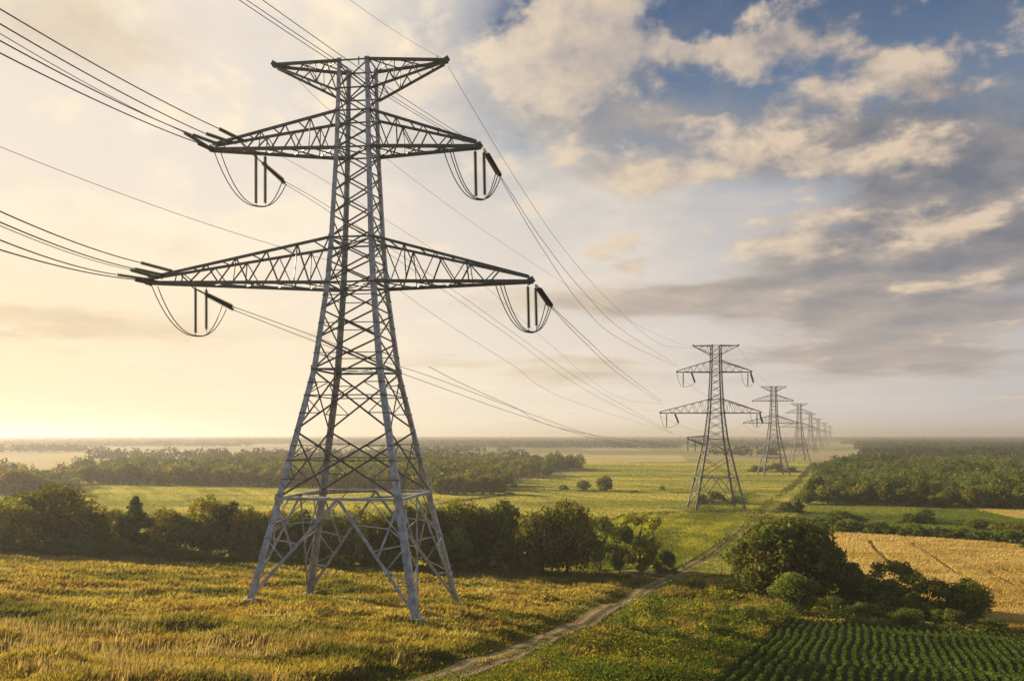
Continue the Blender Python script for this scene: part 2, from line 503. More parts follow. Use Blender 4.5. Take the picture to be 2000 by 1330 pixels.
# ------------------------------------------------------------------ fields and the track, each a sheet draped a little above the ground
def sheet(name, poly, mat, off, step, ragged=0.0):
    pts = []
    n = len(poly)
    for i in range(n):
        a, b = poly[i], poly[(i + 1) % n]
        L = math.hypot(b[0] - a[0], b[1] - a[1]); k = max(1, int(L / max(step, 1)))
        for j in range(k):
            t = j / k
            pts.append((a[0] + (b[0] - a[0]) * t, a[1] + (b[1] - a[1]) * t))
    if ragged:
        pts = [(x + (float(vnoise(np.array(x / 4.), np.array(y / 4.), 5)) - .5) * ragged, y + (float(vnoise(np.array(x / 4.), np.array(y / 4.), 9)) - .5) * ragged) for x, y in pts]
    bm = bmesh.new()
    f = bm.faces.new([bm.verts.new((x, y, 0)) for x, y in pts])
    xs = [p[0] for p in pts]; ys = [p[1] for p in pts]
    for ax, lo, hi in ((0, min(xs), max(xs)), (1, min(ys), max(ys))):
        c = math.ceil(lo / step) * step
        while c < hi:
            no = (1, 0, 0) if ax == 0 else (0, 1, 0)
            co = (c, 0, 0) if ax == 0 else (0, c, 0)
            bmesh.ops.bisect_plane(bm, geom=bm.verts[:] + bm.edges[:] + bm.faces[:], plane_co=co, plane_no=no)
            c += step
    co = np.array([v.co[:] for v in bm.verts])
    z = terrain(co[:, 0], co[:, 1]) + off
    for v, zz in zip(bm.verts, z): v.co.z = zz
    bmesh.ops.recalc_face_normals(bm, faces=bm.faces)
    me = bpy.data.meshes.new(name); bm.to_mesh(me); bm.free()
    o = link_mesh(name, me, mat); tag(o, kind='structure')
    return o
hp = lambda *l: [hit(*p) for p in l]
LINE_ANG = math.atan2(1.0, 0.385)
m_wheat = mat_field('ripe_wheat', (.46, .34, .12), (.55, .43, .19), (.42, .31, .10), R(-25), 0.05, 0.35, 0.5, 0.03)
m_pale = mat_field('pale_stubble', (.50, .38, .17), (.56, .44, .22), (.46, .36, .14), 0.2, 0.05, 0.05, 0.2, 0.006)
m_gold = mat_field('golden_meadow', (.36, .29, .065), (.43, .34, .09), (.27, .26, .055), R(70), 0.04, 0.10, 0.3, 0.010)
m_lush = mat_field('lush_meadow', (.23, .24, .035), (.31, .29, .05), (.17, .20, .03), R(30), 0.03, 0.16, 0.35, 0.02)
m_green = mat_field('green_pasture', (.15, .19, .04), (.21, .23, .055), (.10, .15, .03), R(10), 0.06, 0.12, 0.3, 0.02)
m_soil = mat_plain('dark_soil', (.062, .066, .026), 0.95, 0, 0.3, 0.8)
sheet('bean_field', BEAN, m_soil, 0.05, 2.0)
sheet('wheat_field', WHEAT, m_wheat, 0.07, 3.0, 1.5)
sheet('left_meadow', hp((-250, 985), (150, 946), (560, 950), (860, 966), (985, 962), (1110, 962), (860, 985), (700, 1010), (-100, 1030)), m_gold, 0.10, 25, 3)
sheet('middle_meadow', hp((985, 960), (1340, 962), (1380, 985), (1330, 1000), (1230, 1005), (1180, 1020), (820, 1020), (860, 985)), m_gold, 0.14, 25, 2)
sheet('upper_meadow', hp((985, 955), (1080, 930), (1150, 912), (1330, 905), (1560, 905), (1580, 925), (1555, 950), (1340, 958)), m_gold, 0.18, 40, 4)
sheet('lush_field', hp((1190, 1022), (1250, 1006), (1440, 1002), (1478, 985), (1440, 1040), (1385, 1075), (1320, 1100), (1270, 1095)), m_lush, 0.12, 8, 1.5)
sheet('green_field', hp((1580, 984), (1780, 990), (2000, 996), (2200, 1006), (2200, 1060), (1990, 1052), (1640, 1028), (1545, 1015)), m_green, 0.12, 15, 2)
sheet('stubble_strip', hp((1900, 992), (2150, 998), (2150, 1018), (1985, 1012)), m_wheat, 0.24, 15, 2)
sheet('pale_field', hp((1085, 889), (1330, 889), (1345, 902), (1120, 903)), m_pale, 0.25, 60)
sheet('pale_field', hp((-350, 893), (60, 892), (140, 884), (420, 878), (420, 882), (190, 892), (90, 920), (-350, 925)), m_pale, 0.25, 60)
sheet('pale_field', hp((1645, 889), (1740, 887), (1745, 890), (1650, 893)), m_pale, 0.25, 60)
sheet('pale_field', hp((1830, 884), (1915, 884), (1910, 888), (1830, 888)), m_pale, 0.25, 60)
# the dirt track: a ribbon with two worn ruts and a grassy crown
def ribbon(name, line, half, mat, off, step=0.8, cross=13, cr=(.36, .245, .135), cg=(.15, .125, .04)):
    P = [line[0]]
    for a, b in zip(line[:-1], line[1:]):
        k = max(1, int((b.xy - a.xy).length / step))
        for j in range(1, k + 1): P.append(a.lerp(b, j / k))
    xy = np.array([(p.x, p.y) for p in P])
    for _ in range(30):
        xy[1:-1] = xy[1:-1] * .5 + (xy[:-2] + xy[2:]) * .25
    d = np.gradient(xy, axis=0); d /= np.linalg.norm(d, axis=1)[:, None]
    nrm = np.stack([d[:, 1], -d[:, 0]], 1)
    s = np.linspace(-1, 1, cross)
    k = np.arange(len(xy))
    vs = []; cs = []
    for j, t in enumerate(s):
        w = half * (1 + 0.22 * (fbm(k * 0.11, np.full(len(k), 3.0 + np.sign(t)), 4, 3) - .5) * 2)
        q = xy + nrm * (w * t)[:, None]
        rut = math.exp(-((abs(t) - 0.5) / 0.26) ** 2)
        z = terrain(q[:, 0], q[:, 1]) + off - 0.10 * rut + 0.06 * (1 - abs(t)) - (0.12 if abs(t) > .99 else 0)
        vs.append(np.stack([q[:, 0], q[:, 1], z], 1))
        c1 = np.array(cr); c2 = np.array(cg)
        nz = fbm(q[:, 0] * .9, q[:, 1] * .9, 6, 3)
        mixv = np.clip(rut * 1.25 - 0.35 * (nz - .35), 0, 1)
        cs.append(c2 + (c1 - c2) * mixv[:, None])
    vs = np.stack(vs, 1); cs = np.stack(cs, 1)
    n0, n1 = vs.shape[:2]
    ii = np.arange(n0 - 1)[:, None] * n1 + np.arange(n1 - 1)[None]
    f = np.stack([ii, ii + 1, ii + n1 + 1, ii + n1], -1).reshape(-1, 4)
    o = link_mesh(name, mesh_np(name, vs.reshape(-1, 3), f, cs.reshape(-1, 3), True), mat)
    tag(o, kind='structure'); return o
M_TRACK = mat_attr('rutted_earth', 0.95, 0.6, 4.0)
ribbon('dirt_track', TRACK, 1.6, M_TRACK, 0.12)
SPUR = hp((1185, 1190), (1150, 1189), (1120, 1184), (1085, 1174))
ribbon('dirt_path', SPUR, 0.8, M_TRACK, 0.09)
TRAM = [hp((1698, 1058), (1712, 1078), (1728, 1092), (1748, 1110)), hp((1780, 1064), (1812, 1082), (1840, 1102), (1870, 1122), (1905, 1140), (1960, 1165)),
        hp((1955, 1111), (1975, 1121), (2010, 1128)), hp((1930, 1118), (1960, 1135), (1990, 1150), (2040, 1170))]

# ------------------------------------------------------------------ lattice towers
LV = [(0, 9.4), (12.1, 6.8), (26.0, 3.95), (35.6, 2.83), (40.6, 2.5), (50.6, 2.03), (54.7, 1.93), (60.3, 1.78)]
def hw(z):
    if z < 0: return 9.4 - z * 0.2
    return float(np.interp(z, [l[0] for l in LV], [l[1] for l in LV]))
CS = [(-1, -1), (1, -1), (1, 1), (-1, 1)]
def cor(k, z): return Vector((CS[k][0] * hw(z), CS[k][1] * hw(z), z))
def lerp(a, b, t): return a + (b - a) * t
def build_tower(root, feet, arms, detail, mat, thick=1.0, stub=False):
    """feet: ground height under each leg in tower coordinates; arms: tip offsets"""
    T = thick
    for k in range(4):
        mb = MB()
        a = Vector((-CS[k][0], 0, 0)); b = Vector((0, -CS[k][1], 0))
        zs = [feet[k] - 0.3] + [z for z, _ in LV[1:]]
        for z0, z1 in zip(zs[:-1], zs[1:]):
            s0 = (0.76 - 0.36 * max(z0, 0) / 60) * T; s1 = (0.76 - 0.36 * z1 / 60) * T
            mb.angle(cor(k, z0), cor(k, z1), a, b, s0, 0.17 * T, s1)
            c = cor(k, z1); s = s1 * 0.75                     # gusset plate at the node
            mb.prism(c + Vector((0, 0, -s)), c + Vector((0, 0, s)), [(-.05, -.05), (s * 1.5, -.05), (s * 1.5, .12), (.12, .12), (.12, s * 1.5), (-.05, s * 1.5)], a, b)
        leg = mb.build('leg', M_STEEL_LIT if detail else mat, root)
        if detail:
            fb = MB(); c = cor(k, feet[k])
            fb.prism(c + Vector((a.x * .4, b.y * .4, -1.2)), c + Vector((a.x * .35, b.y * .35, .8)), [(-.95, -.95), (.95, -.95), (.95, .95), (-.95, .95)], Vector((1, 0, 0)), Vector((0, 1, 0)), [(-.7, -.7), (.7, -.7), (.7, .7), (-.7, .7)])
            fb.build('footing', M_CONC, leg)
    panels = [12.1, 19.3, 26.0, 29.4, 32.6, 35.6, 38.1, 40.6, 43.2, 45.7, 48.2, 50.6, 52.6, 54.7, 57.2, 60.3]
    horiz = {26.0, 35.6, 40.6, 50.6, 54.7, 57.2, 60.3}
    for k in range(4):
        k2 = (k + 1) % 4
        nrm = Vector((CS[k][0] + CS[k2][0], CS[k][1] + CS[k2][1], 0)).normalized()
        ins = nrm * -0.05
        mb = MB()
        B = lambda p, q, w, lay=0: mb.bar(p + ins + nrm * (0.09 * lay), q + ins + nrm * (0.09 * lay), w * T * .76, 0.09 * T, nrm)
        for z0, z1 in zip(panels[:-1], panels[1:]):
            w = 0.30 - 0.13 * z0 / 60
            a0, b0, a1, b1 = cor(k, z0), cor(k2, z0), cor(k, z1), cor(k2, z1)
            B(a0, b1, w); B(b0, a1, w, -1)
            if z1 in horiz: B(a1, b1, w * 1.15, 1)
            if detail and z0 < 26:
                t = hw(z0) / (hw(z0) + hw(z1)); zx = z0 + (z1 - z0) * t
                x = lerp(a0, b1, t)
                la, lb = cor(k, zx), cor(k2, zx)
                B(la, lb, .16, 1)
                for (p, q, leg) in ((a0, x, k), (b0, x, k2), (x, a1, k), (x, b1, k2)):
                    m = lerp(p, q, .5)
                    B(m, cor(leg, m.z), .13, 1); B(m, cor(leg, zx), .12, -2)
            elif detail and z0 < 35:
                t = hw(z0) / (hw(z0) + hw(z1)); zx = z0 + (z1 - z0) * t
                x = lerp(a0, b1, t)
                B(cor(k, zx), x, .12, 1); B(cor(k2, zx), x, .12, 1)
            elif detail and z0 < 40:
                t = hw(z0) / (hw(z0) + hw(z1)); zx = z0 + (z1 - z0) * t
                B(cor(k, zx), lerp(a0, b1, t), .11, 1)
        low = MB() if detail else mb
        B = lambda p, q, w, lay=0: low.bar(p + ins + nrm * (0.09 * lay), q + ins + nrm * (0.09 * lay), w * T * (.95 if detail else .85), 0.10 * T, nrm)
        # legs' lower section: inverted V from the belt to the feet, with redundant members
        za, zb = feet[k], feet[k2]
        ma = lerp(cor(k, 12.1), cor(k2, 12.1), .5)
        fa, fb_ = cor(k, za + .5), cor(k2, zb + .5)
        for f0, kk, zf in ((fa, k, za), (fb_, k2, zb)):
            B(ma, f0, .34)
            L = lambda t: cor(kk, 12.1 + (zf - 12.1) * t)          # on the leg
            V = lambda t: lerp(ma, f0, t)                          # on the strut
            B(L(0), V(.5), .22, 1)
            B(L(.36), V(.44), .15, 1); B(L(.68), V(.72), .15, 1)
            if detail:
                mid = lerp(L(0), V(.5), .5)
                B(mid, L(.36), .12, -1); B(L(.36), V(.6), .13, -1); B(L(.68), V(.6), .12, -1); B(L(.68), V(.86), .11, -1); B(mid, V(.22), .12, -1)
                B(L(.36), lerp(ma, L(0), .5), .11, -2)
        mb.build('bracing', mat, root)
        if detail: low.build('leg_bracing', M_STEEL_LIT, root)
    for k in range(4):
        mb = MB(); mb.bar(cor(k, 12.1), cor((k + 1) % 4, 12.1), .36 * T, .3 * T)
        mb.build('belt_beam', M_STEEL_LIT if detail else mat, root)
    mb = MB()
    for k in range(4):
        mb.bar(lerp(cor(k, 12.1), cor((k + 1) % 4, 12.1), .5), lerp(cor((k + 1) % 4, 12.1), cor((k + 2) % 4, 12.1), .5), .22 * T, .16 * T)
    mb.build('belt_brace', mat, root)
    if detail:
        for z in (26.0, 35.6, 40.6, 50.6):
            mb = MB()
            for k in range(2): mb.bar(cor(k, z), cor((k + 2) % 4, z - 0.01 * k), .14 * T, .1 * T)
            mb.build('cross_brace', mat, root)
    def arm(name, sx, zb, zt, tip, tipz, n, w, tipz2=None):
        mb = MB()
        ka, kb = (1, 2) if sx > 0 else (0, 3)
        tb = Vector((sx * tip, 0, tipz)); tt = Vector((sx * (tip - .3), 0, tipz + .55 if tipz2 is None else tipz2))
        h = .28
        ends = {}
        for kk, sy in ((ka, -1), (kb, 1)):
            b0, t0 = cor(kk, zb), cor(kk, zt)
            eb = tb + Vector((0, sy * h, 0)); et = tt + Vector((0, sy * h, 0))
            mb.bar(b0, eb, w * 1.35 * T, w * 1.2 * T); mb.bar(t0, et, w * T, w * T)
            prev = t0
            for i in range(1, n):
                # fans of web members between bottom and top chord
                tbm = lerp(b0, eb, (i - .5) / n); ttm = lerp(t0, et, i / n)
                mb.bar(prev, tbm, w * .6 * T, w * .4 * T); mb.bar(tbm, ttm, w * .6 * T, w * .4 * T)
                if detail and i % 2: mb.bar(lerp(b0, eb, i / n), ttm, w * .4 * T, w * .35 * T)
                prev = ttm
            ends[sy] = (b0, eb, t0, et)
        for i in range(n):
            p = lerp(ends[-1][0], ends[-1][1], i / n); q = lerp(ends[1][0], ends[1][1], (i + 1) / n)
            p2 = lerp(ends[1][0], ends[1][1], i / n); q2 = lerp(ends[-1][0], ends[-1][1], (i + 1) / n)
            mb.bar(p, q, w * .5 * T, w * .4 * T)
            if detail: mb.bar(p2 + Vector((0, 0, .08)), q2 + Vector((0, 0, .08)), w * .5 * T, w * .4 * T)
            pt = lerp(ends[-1][2], ends[-1][3], (i + .5) / n); qt = lerp(ends[1][2], ends[1][3], (i + .5) / n)
            if detail: mb.bar(pt, qt, w * .45 * T, w * .4 * T)
        mb.bar(tb + Vector((0, -h, 0)), tb + Vector((0, h, 0)), w * 1.4 * T, w * 1.4 * T)
        mb.bar(tb + Vector((-sx * .5, 0, -.1)), tb + Vector((sx * .25, 0, .35)), w * 1.6 * T, w * 2.2 * T)
        return mb.build(name, mat, root)
    (l0, l1), (u0, u1), (t0, t1) = arms
    lift = .95 if detail else 0
    arm('crossarm', -1, 35.6, 40.6, l0, 35.6 + lift, 6, .28); arm('crossarm', 1, 35.6, 40.6, l1, 35.6, 5, .28)
    arm('crossarm', -1, 50.6, 54.7, u0, 50.6 + lift * 1.15, 5, .27); arm('crossarm', 1, 50.6, 54.7, u1, 50.6, 4, .27)
    for sx, tip in ((-1, t0), (1, t1)):
        arm('earth_wire_arm', sx, 60.3, 57.0, tip, 60.3 + (lift * .7 if sx < 0 else 0), 3, .23, 60.05 + (lift * .7 if sx < 0 else 0))
    if stub:
        arm('crossarm', -1, 24.0, 27.2, 10.5, 26.2, 4, .30)
    if detail:
        for x, h in ((-8.0, .55), (-3.0, .5), (0.2, 1.0), (9.2, .5)):
            mb = MB(); mb.bar(Vector((x, -.3, 60.3)), Vector((x, -.3, 60.3 + h)), .09, .09)
            mb.build('lightning_rod', mat, root)

TX, TY, TZ0, TYAW = -17.35, 98.0, 8.2, R(-8)
def t1w(x, y, z):   # tower coordinates to the world
    c, s = math.cos(TYAW), math.sin(TYAW)
    return Vector((TX + x * c - y * s, TY + x * s + y * c, TZ0 + z))
def t1l(v):
    c, s = math.cos(TYAW), math.sin(TYAW); x, y = v.x - TX, v.y - TY
    return Vector((x * c + y * s, -x * s + y * c, v.z - TZ0))
feet = []
for k in range(4):
    w = t1w(CS[k][0] * 9.5, CS[k][1] * 9.5, 0)
    feet.append(float(terrain(w.x, w.y)) - TZ0)
t1 = empty('transmission_tower', (TX, TY, TZ0), TYAW)
tag(t1, 'tall foreground lattice pylon standing in the golden meadow, nearest and largest', 'pylon', 'steel lattice pylons of the power line')
build_tower(t1, feet, ((25.4, 19.7), (17.5, 13.9), (9.9, 10.2)), True, M_STEEL)

# the rest of the line
SPANS = [(1398, 315), (1511, 580), (1561, 890), (1583, 1290), (1598, 1720), (1611, 2250), (1621, 3000)]
T_LAB = ['second pylon along the line, beside the leafy big tree, with a short extra lower arm',
         'third pylon along the line, slimmer one standing by the corner of the right-hand wood',
         'fourth pylon along the line, pale and half dissolved in haze',
         'fifth pylon along the line, thin grey silhouette in the haze',
         'sixth pylon along the line, faint thin silhouette right of the fifth',
         'seventh pylon along the line, very faint in the haze',
         'last and faintest pylon, a tiny ghost at the hazy horizon']
TOWERS = []
for i, (px, D) in enumerate(SPANS):
    X = (px - 1000) / F * D; z = float(terrain(X, D))
    g = 'steel lattice pylons of the power line'
    if i < 2:
        r = empty('transmission_tower', (X, D, z), R(-2)); r.scale = (.97, .97, .985)
        build_tower(r, [0, 0, 0, 0], ((20.6, 16.6), (14.4, 13.2), (8.4, 8.4)), False, M_STEEL_FAR, 0.95 if i == 0 else 1.1, stub=(i == 0))
        if i == 1: proto = r
    else:
        r = proto.copy(); COL.objects.link(r); r.location = (X, D, z)
        for ch in proto.children:
            c = ch.copy(); COL.objects.link(c); c.parent = r
    tag(r, T_LAB[i], 'pylon', g)
    TOWERS.append((X, D, z))

# ------------------------------------------------------------------ insulators, jumpers and wires
def insulator(p, q, label, group, r=0.17, mat=None, link0=0.25):
    """string of discs from p to q (world)"""
    p = Vector(p); q = Vector(q)
    root = empty('insulator_string', p)
    tag(root, label, 'insulator', group)
    d = (q - p); L = d.length; d.normalize()
    n = max(6, int(L / 0.27))
    prof_t = []; prof_r = []
    for i in range(n):
        a = link0 + (L - link0 - .25) * i / n; s = (L - link0 - .25) / n
        prof_t += [a, a + s * .34, a + s * .40, a + s * .66, a + s * .72]; prof_r += [r * .5, r * .52, r, r * .92, r * .5]
    mb = MB(); mb.tube([d * t for t in prof_t], prof_r, 8)
    mb.build('disc_stack', mat or M_DARKINS, root)
    for a, b in ((0, link0 + .02), (L - .27, L)):
        f = MB(); f.tube([d * a, d * b], .055, 6); f.build('end_fitting', M_FIT, root)
    return root
def cable(name, pts, r, label, cat, group=None, n=5):
    mb = MB(); mb.tube(pts, r, n)
    o = mb.build(name, M_WIRE, None, True); tag(o, label, cat, group)
    return o
def sagline(p, q, sag, n=40):
    return [lerp(Vector(p), Vector(q), t) - Vector((0, 0, 4 * sag * t * (1 - t))) for t in np.linspace(0, 1, n)]
def jumper(p, q, low, n=22):
    """a hanging loop through its lowest point"""
    p, q, low = Vector(p), Vector(q), Vector(low)
    o = []
    for t in np.linspace(0, 1, n):
        base = lerp(p, low, min(1, t * 2)) if t < .5 else lerp(low, q, t * 2 - 1)
        # vertical drop follows a U, the run across stays linear
        s = abs(2 * t - 1)
        zz = low.z + ((p.z if t < .5 else q.z) - low.z) * s ** 2.3
        o.append(Vector((base.x, base.y, zz)))
    return o
def armD(px, z):      # distance of the arm plane of the first tower at a photograph column
    D = 98.0
    for _ in range(6):
        X = (px - 1000) / F * D; D = TY + (X - TX) * math.tan(TYAW)
    return D
def A(px, py, dd=0.0): return pix(px, py, armD(px, 0) + dd)

G_V = 'vertical insulators holding up the jumper loops'
G_S = 'slanting tension insulators at the crossarm tips'
G_J = 'jumper loops hanging under the crossarms'
SETS = {  # name: verticals, away strings, jumpers
 'upper left': dict(v=[(500, 300, 402), (518, 302, 402)], low=(508, 404), away=[((490, 299), (557, 355)), ((492, 300), (560, 362))],
                    j=[((418, 296), (552, 352)), ((431, 298), (558, 362))]),
 'lower left': dict(v=[(382, 560, 655), (403, 562, 648)], low=(388, 657), away=[((374, 560), (458, 600)), ((376, 562), (460, 607))],
                    j=[((296, 558), (434, 597)), ((308, 560), (442, 604))]),
 'upper right': dict(v=[(928, 292, 388), (945, 294, 386)], low=(936, 391), away=[((944, 292), (974, 343)), ((946, 290), (979, 347))],
                     j=[((866, 293), (968, 340)), ((878, 293), (972, 344)), ((884, 294), (977, 348))]),
 'lower right': dict(v=[(1031, 556, 646), (1046, 558, 642)], low=(1037, 650), away=[((1045, 556), (1074, 598)), ((1048, 556), (1079, 600))],
                     j=[((968, 557), (1066, 590)), ((977, 557), (1073, 596)), ((984, 557), (1077, 600))]),
}
for nm, S in SETS.items():
    for i, (x, y0, y1) in enumerate(S['v']):
        insulator(A(x, y0), A(x + (2 if 'right' in nm else 0), y1), '%s green vertical insulator hanging under the %s crossarm of the nearest pylon' % (('left-hand', 'right-hand')[i], nm), G_V, .22, M_GLASS)
    for i, (p, q) in enumerate(S['away']):
        insulator(A(*p), A(*q, 3.2 if 'left' in nm else 3.5), '%s of two dark slanting insulators leaning away from the %s crossarm tip' % (('lower', 'upper')[i], nm), G_S, .27, None, 1.6 if 'left' in nm else .8)
    for i, (p, q) in enumerate(S['j']):
        cable('jumper_cable', jumper(A(*p), A(*q, 3.0), A(S['low'][0] + 2 * i, S['low'][1] - i, 1.0 + .3 * i)), .058,
              '%s loop of thin cable drooping under the %s crossarm of the nearest pylon' % (('outer', 'inner', 'innermost')[i], nm), 'jumper cable', G_J)
# strings towards the camera's left, each carrying on as a wire over the viewer's left shoulder
OUT = {'upper left': [((482, 279), (424, 250), (0, 18)), ((462, 282), (398, 260), (0, 47)), ((440, 287), (372, 262), (0, 80)), ((412, 291), (356, 257), (0, 66)), ((420, 295), (385, 279), (0, 104))],
       'lower left': [((345, 532), (270, 512), (0, 413)), ((330, 540), (258, 524), (0, 434)), ((318, 545), (250, 526), (0, 441)), ((310, 549), (224, 536), (0, 469)), ((298, 553), (262, 546), (0, 488))]}
ORD = ['topmost', 'second from top', 'middle', 'second from bottom', 'lowest']
for nm, L in OUT.items():
    ys = sorted(range(5), key=lambda i: L[i][2][1])
    for i, (a, b, e) in enumerate(L):
        o_ = ORD[ys.index(i)]
        pa = A(*a); pb = A(*b, -3.5)
        insulator(pa, pb, '%s dark tension insulator pulling left from the %s crossarm tip' % (o_, nm), G_S, .24, None, .5)
        pe = pix(*e, 60.0 if 'upper' in nm else 64.0)
        # quadratic continuing past the frame edge
        mid = lerp(pb, pe, .5) - Vector((0, 0, .32))
        pts = []
        for t in np.linspace(0, 2.6, 48):
            pts.append(pb * (2 * (t - .5) * (t - 1)) + mid * (-4 * t * (t - 1)) + pe * (2 * t * (t - .5)))
        thin = i in (3,) if 'upper' in nm else i in (2,)
        cable('overhead_wire', pts, .034 if thin else .056, '%s dark wire from the left frame edge to the %s crossarm' % (o_, nm), 'wire', 'wires coming in from the left')
def through(pts, n=16):
    """smooth curve through points (Catmull-Rom)"""
    P = [Vector(p) for p in pts]; P = [P[0] * 2 - P[1]] + P + [P[-1] * 2 - P[-2]]
    o = []
    for i in range(1, len(P) - 2):
        p0, p1, p2, p3 = P[i - 1:i + 3]
        for t in np.linspace(0, 1, n, endpoint=False):
            o.append(.5 * ((2 * p1) + (p2 - p0) * t + (2 * p0 - 5 * p1 + 4 * p2 - p3) * t * t + (3 * p1 - p0 - 3 * p2 + p3) * t ** 3))
    o.append(P[-2]); return o
T2 = Vector(TOWERS[0])
T2D = 315.0
def span(p, end_px, mids, r, label, D1=T2D):
    """a wire from p at the first tower to the second; mids are (t, row) pairs read off the photograph"""
    q = pix(*end_px, D1)
    pts = [p]
    for (mx, my) in mids:
        # distance where the straight plan of the span crosses this column
        u = (mx - 1000) / F
        t = (u * p.y - p.x) / ((q.x - p.x) - u * (q.y - p.y))
        D = p.y + t * (q.y - p.y)
        pts.append(pix(mx, my, D))
    pts.append(q)
    return cable('overhead_wire', through(pts), r, label, 'wire', 'wires between the nearest and the second pylon')
A3 = lambda px, py: A(px, py, 3.4)
span(A3(974, 343), (1321, 716), [(1060, 487), (1140, 600), (1215, 665)], .034, 'lower of two wires from the upper right insulators sweeping to the second pylon')
span(A3(979, 347), (1323, 713), [(1060, 470), (1140, 570), (1220, 648)], .034, 'upper of two wires from the upper right insulators sweeping to the second pylon')
span(A(876, 132), (1357, 680), [(1000, 338), (1100, 485), (1200, 598), (1290, 672)], .026, 'single thin earth wire from the right end of the top bar to the second pylon')
span(A3(1074, 598), (1291, 787), [(1140, 667), (1215, 735)], .036, 'lower of two wires from the lower right insulators down to the second pylon')
span(A3(1079, 600), (1294, 784), [(1145, 662), (1218, 728)], .036, 'upper of two wires from the lower right insulators down to the second pylon')
span(A3(557, 355), (1312, 845), [(640, 403), (770, 490), (900, 577), (1000, 648), (1150, 752)], .032, 'upper of two long wires from the upper left insulators passing behind the pylon')
span(A3(560, 362), (1316, 848), [(640, 412), (770, 503), (900, 590), (1000, 660), (1150, 765)], .032, 'lower of two long wires from the upper left insulators passing behind the pylon')
span(A3(458, 600), (1330, 877), [(610, 655), (720, 697), (840, 735), (1000, 795), (1150, 848), (1250, 872)], .042, 'upper thick wire sagging low across the distance from the lower left insulators')
span(A3(460, 607), (1334, 880), [(610, 665), (720, 706), (820, 742), (1000, 806), (1150, 853), (1250, 876)], .042, 'lower thick wire sagging low across the distance from the lower left insulators')
span(A(566, 140), (1357, 681), [(640, 213), (770, 322), (930, 440), (1050, 520), (1150, 582), (1280, 652)], .022, 'thin earth wire from the left end of the top bar, passing behind the nearest pylon')
span(pix(540, 300, 103), (1296, 790), [(640, 357), (770, 440), (930, 545), (1060, 660), (1200, 772)], .024, 'thin wire emerging below the upper left crossarm and fading toward the second pylon')
span(pix(770, 560, 100), (1300, 842), [(870, 630), (1000, 712), (1110, 780)], .020, 'faint single wire leaving the nearest pylon between its legs and lower crossarm')
span(pix(838, 716, 110), (1332, 874), [(900, 748), (1000, 793), (1120, 842)], .034, 'wire starting right of the nearest pylon at half height and sagging away')
# incoming wires from above, towards the right-hand arms and the top bar
for a, e, D, lab, r in (((930, 291), (466, 0), 52, 'leftmost of three thin wires crossing the top edge above the pylon', .026),
                        ((938, 291), (481, 0), 52, 'middle of three thin wires crossing the top edge above the nearest pylon', .026),
                        ((945, 290), (512, 0), 52, 'right of three thin wires crossing the top edge above the nearest pylon', .026),
                        ((877, 120), (690, 5), 62, 'faint wire dropping from the top edge to the right end of the top bar', .015)):
    pa = A(*a); pe = pix(*e, D); mid = lerp(pa, pe, .5) - Vector((0, 0, .3))
    pts = [pa * (2 * (t - .5) * (t - 1)) + mid * (-4 * t * (t - 1)) + pe * (2 * t * (t - .5)) for t in np.linspace(0, 2.4, 44)]
    cable('overhead_wire', pts, r, lab, 'wire', 'wires coming in from above')
pa = A(640, 508); pe = pix(0, 287, 70); mid = lerp(pa, pe, .5) - Vector((0, 0, .55))
cable('overhead_wire', [pa * (2 * (t - .5) * (t - 1)) + mid * (-4 * t * (t - 1)) + pe * (2 * t * (t - .5)) for t in np.linspace(0, 2.2, 44)], .024,
      'lone thin wire from the left frame edge to the pylon body between its two crossarms', 'wire', 'wires coming in from the left')
# second tower's fittings and the wires farther along
def t2w(x, z): return T2 + Vector((x * .97, 0, z * .985))
for nm, x, z, s in (('upper left', -14.2, 50.4, -1), ('lower left', -20.4, 35.4, -1), ('upper right', 13.0, 50.4, 1), ('lower right', 16.4, 35.4, 1)):
    p = t2w(x, z)
    v0 = p - Vector((1.0 * s if s > 0 else -2.0, 0, 0))
    insulator(v0, v0 + Vector((0, 0, -5.0)), 'small vertical insulator under the %s arm of the second pylon' % nm, 'insulators of the second pylon', .26)
    q0 = p + Vector((0 if s > 0 else 5.0, 0, 0))
    insulator(q0, q0 + Vector((2.0, 3.5, -3.4)), 'small slanting insulator at the %s arm of the second pylon' % nm, 'insulators of the second pylon', .34)
    cable('jumper_cable', jumper(p + Vector((-3.5 if s > 0 else -.4, 0, 0)), q0 + Vector((2.0, 3.5, -3.4)), v0 + Vector((0, .5, -5.1))), .07, 'small cable loop hanging under the %s arm of the second pylon' % nm, 'jumper cable', 'jumper loops of the second pylon')
p = t2w(-10.4, 26.0)
for i in range(2):
    insulator(p + Vector((i * 2.6, 0, 0)), p + Vector((i * 2.6, 0, -4.6)), ('outer', 'inner')[i] + ' vertical insulator under the short extra arm of the second pylon', 'insulators of the second pylon', .22)
for i in range(len(TOWERS) - 1):
    a = Vector(TOWERS[i]); b = Vector(TOWERS[i + 1])
    for nm, x, z in (('left upper', -14, 49), ('right upper', 13, 49), ('left lower', -20, 34), ('right lower', 16, 34), ('earth', 8, 59)):
        if i > 2: break
        cable('overhead_wire', sagline(a + Vector((x, 0, z)), b + Vector((x, 0, z)), 6.0, 24), .035 + .012 * i,
              'faint %s wire strung from the %s to the %s pylon' % (nm, ('second', 'third', 'fourth')[i], ('third', 'fourth', 'fifth')[i]), 'wire', 'faint wires between the distant pylons', 4)

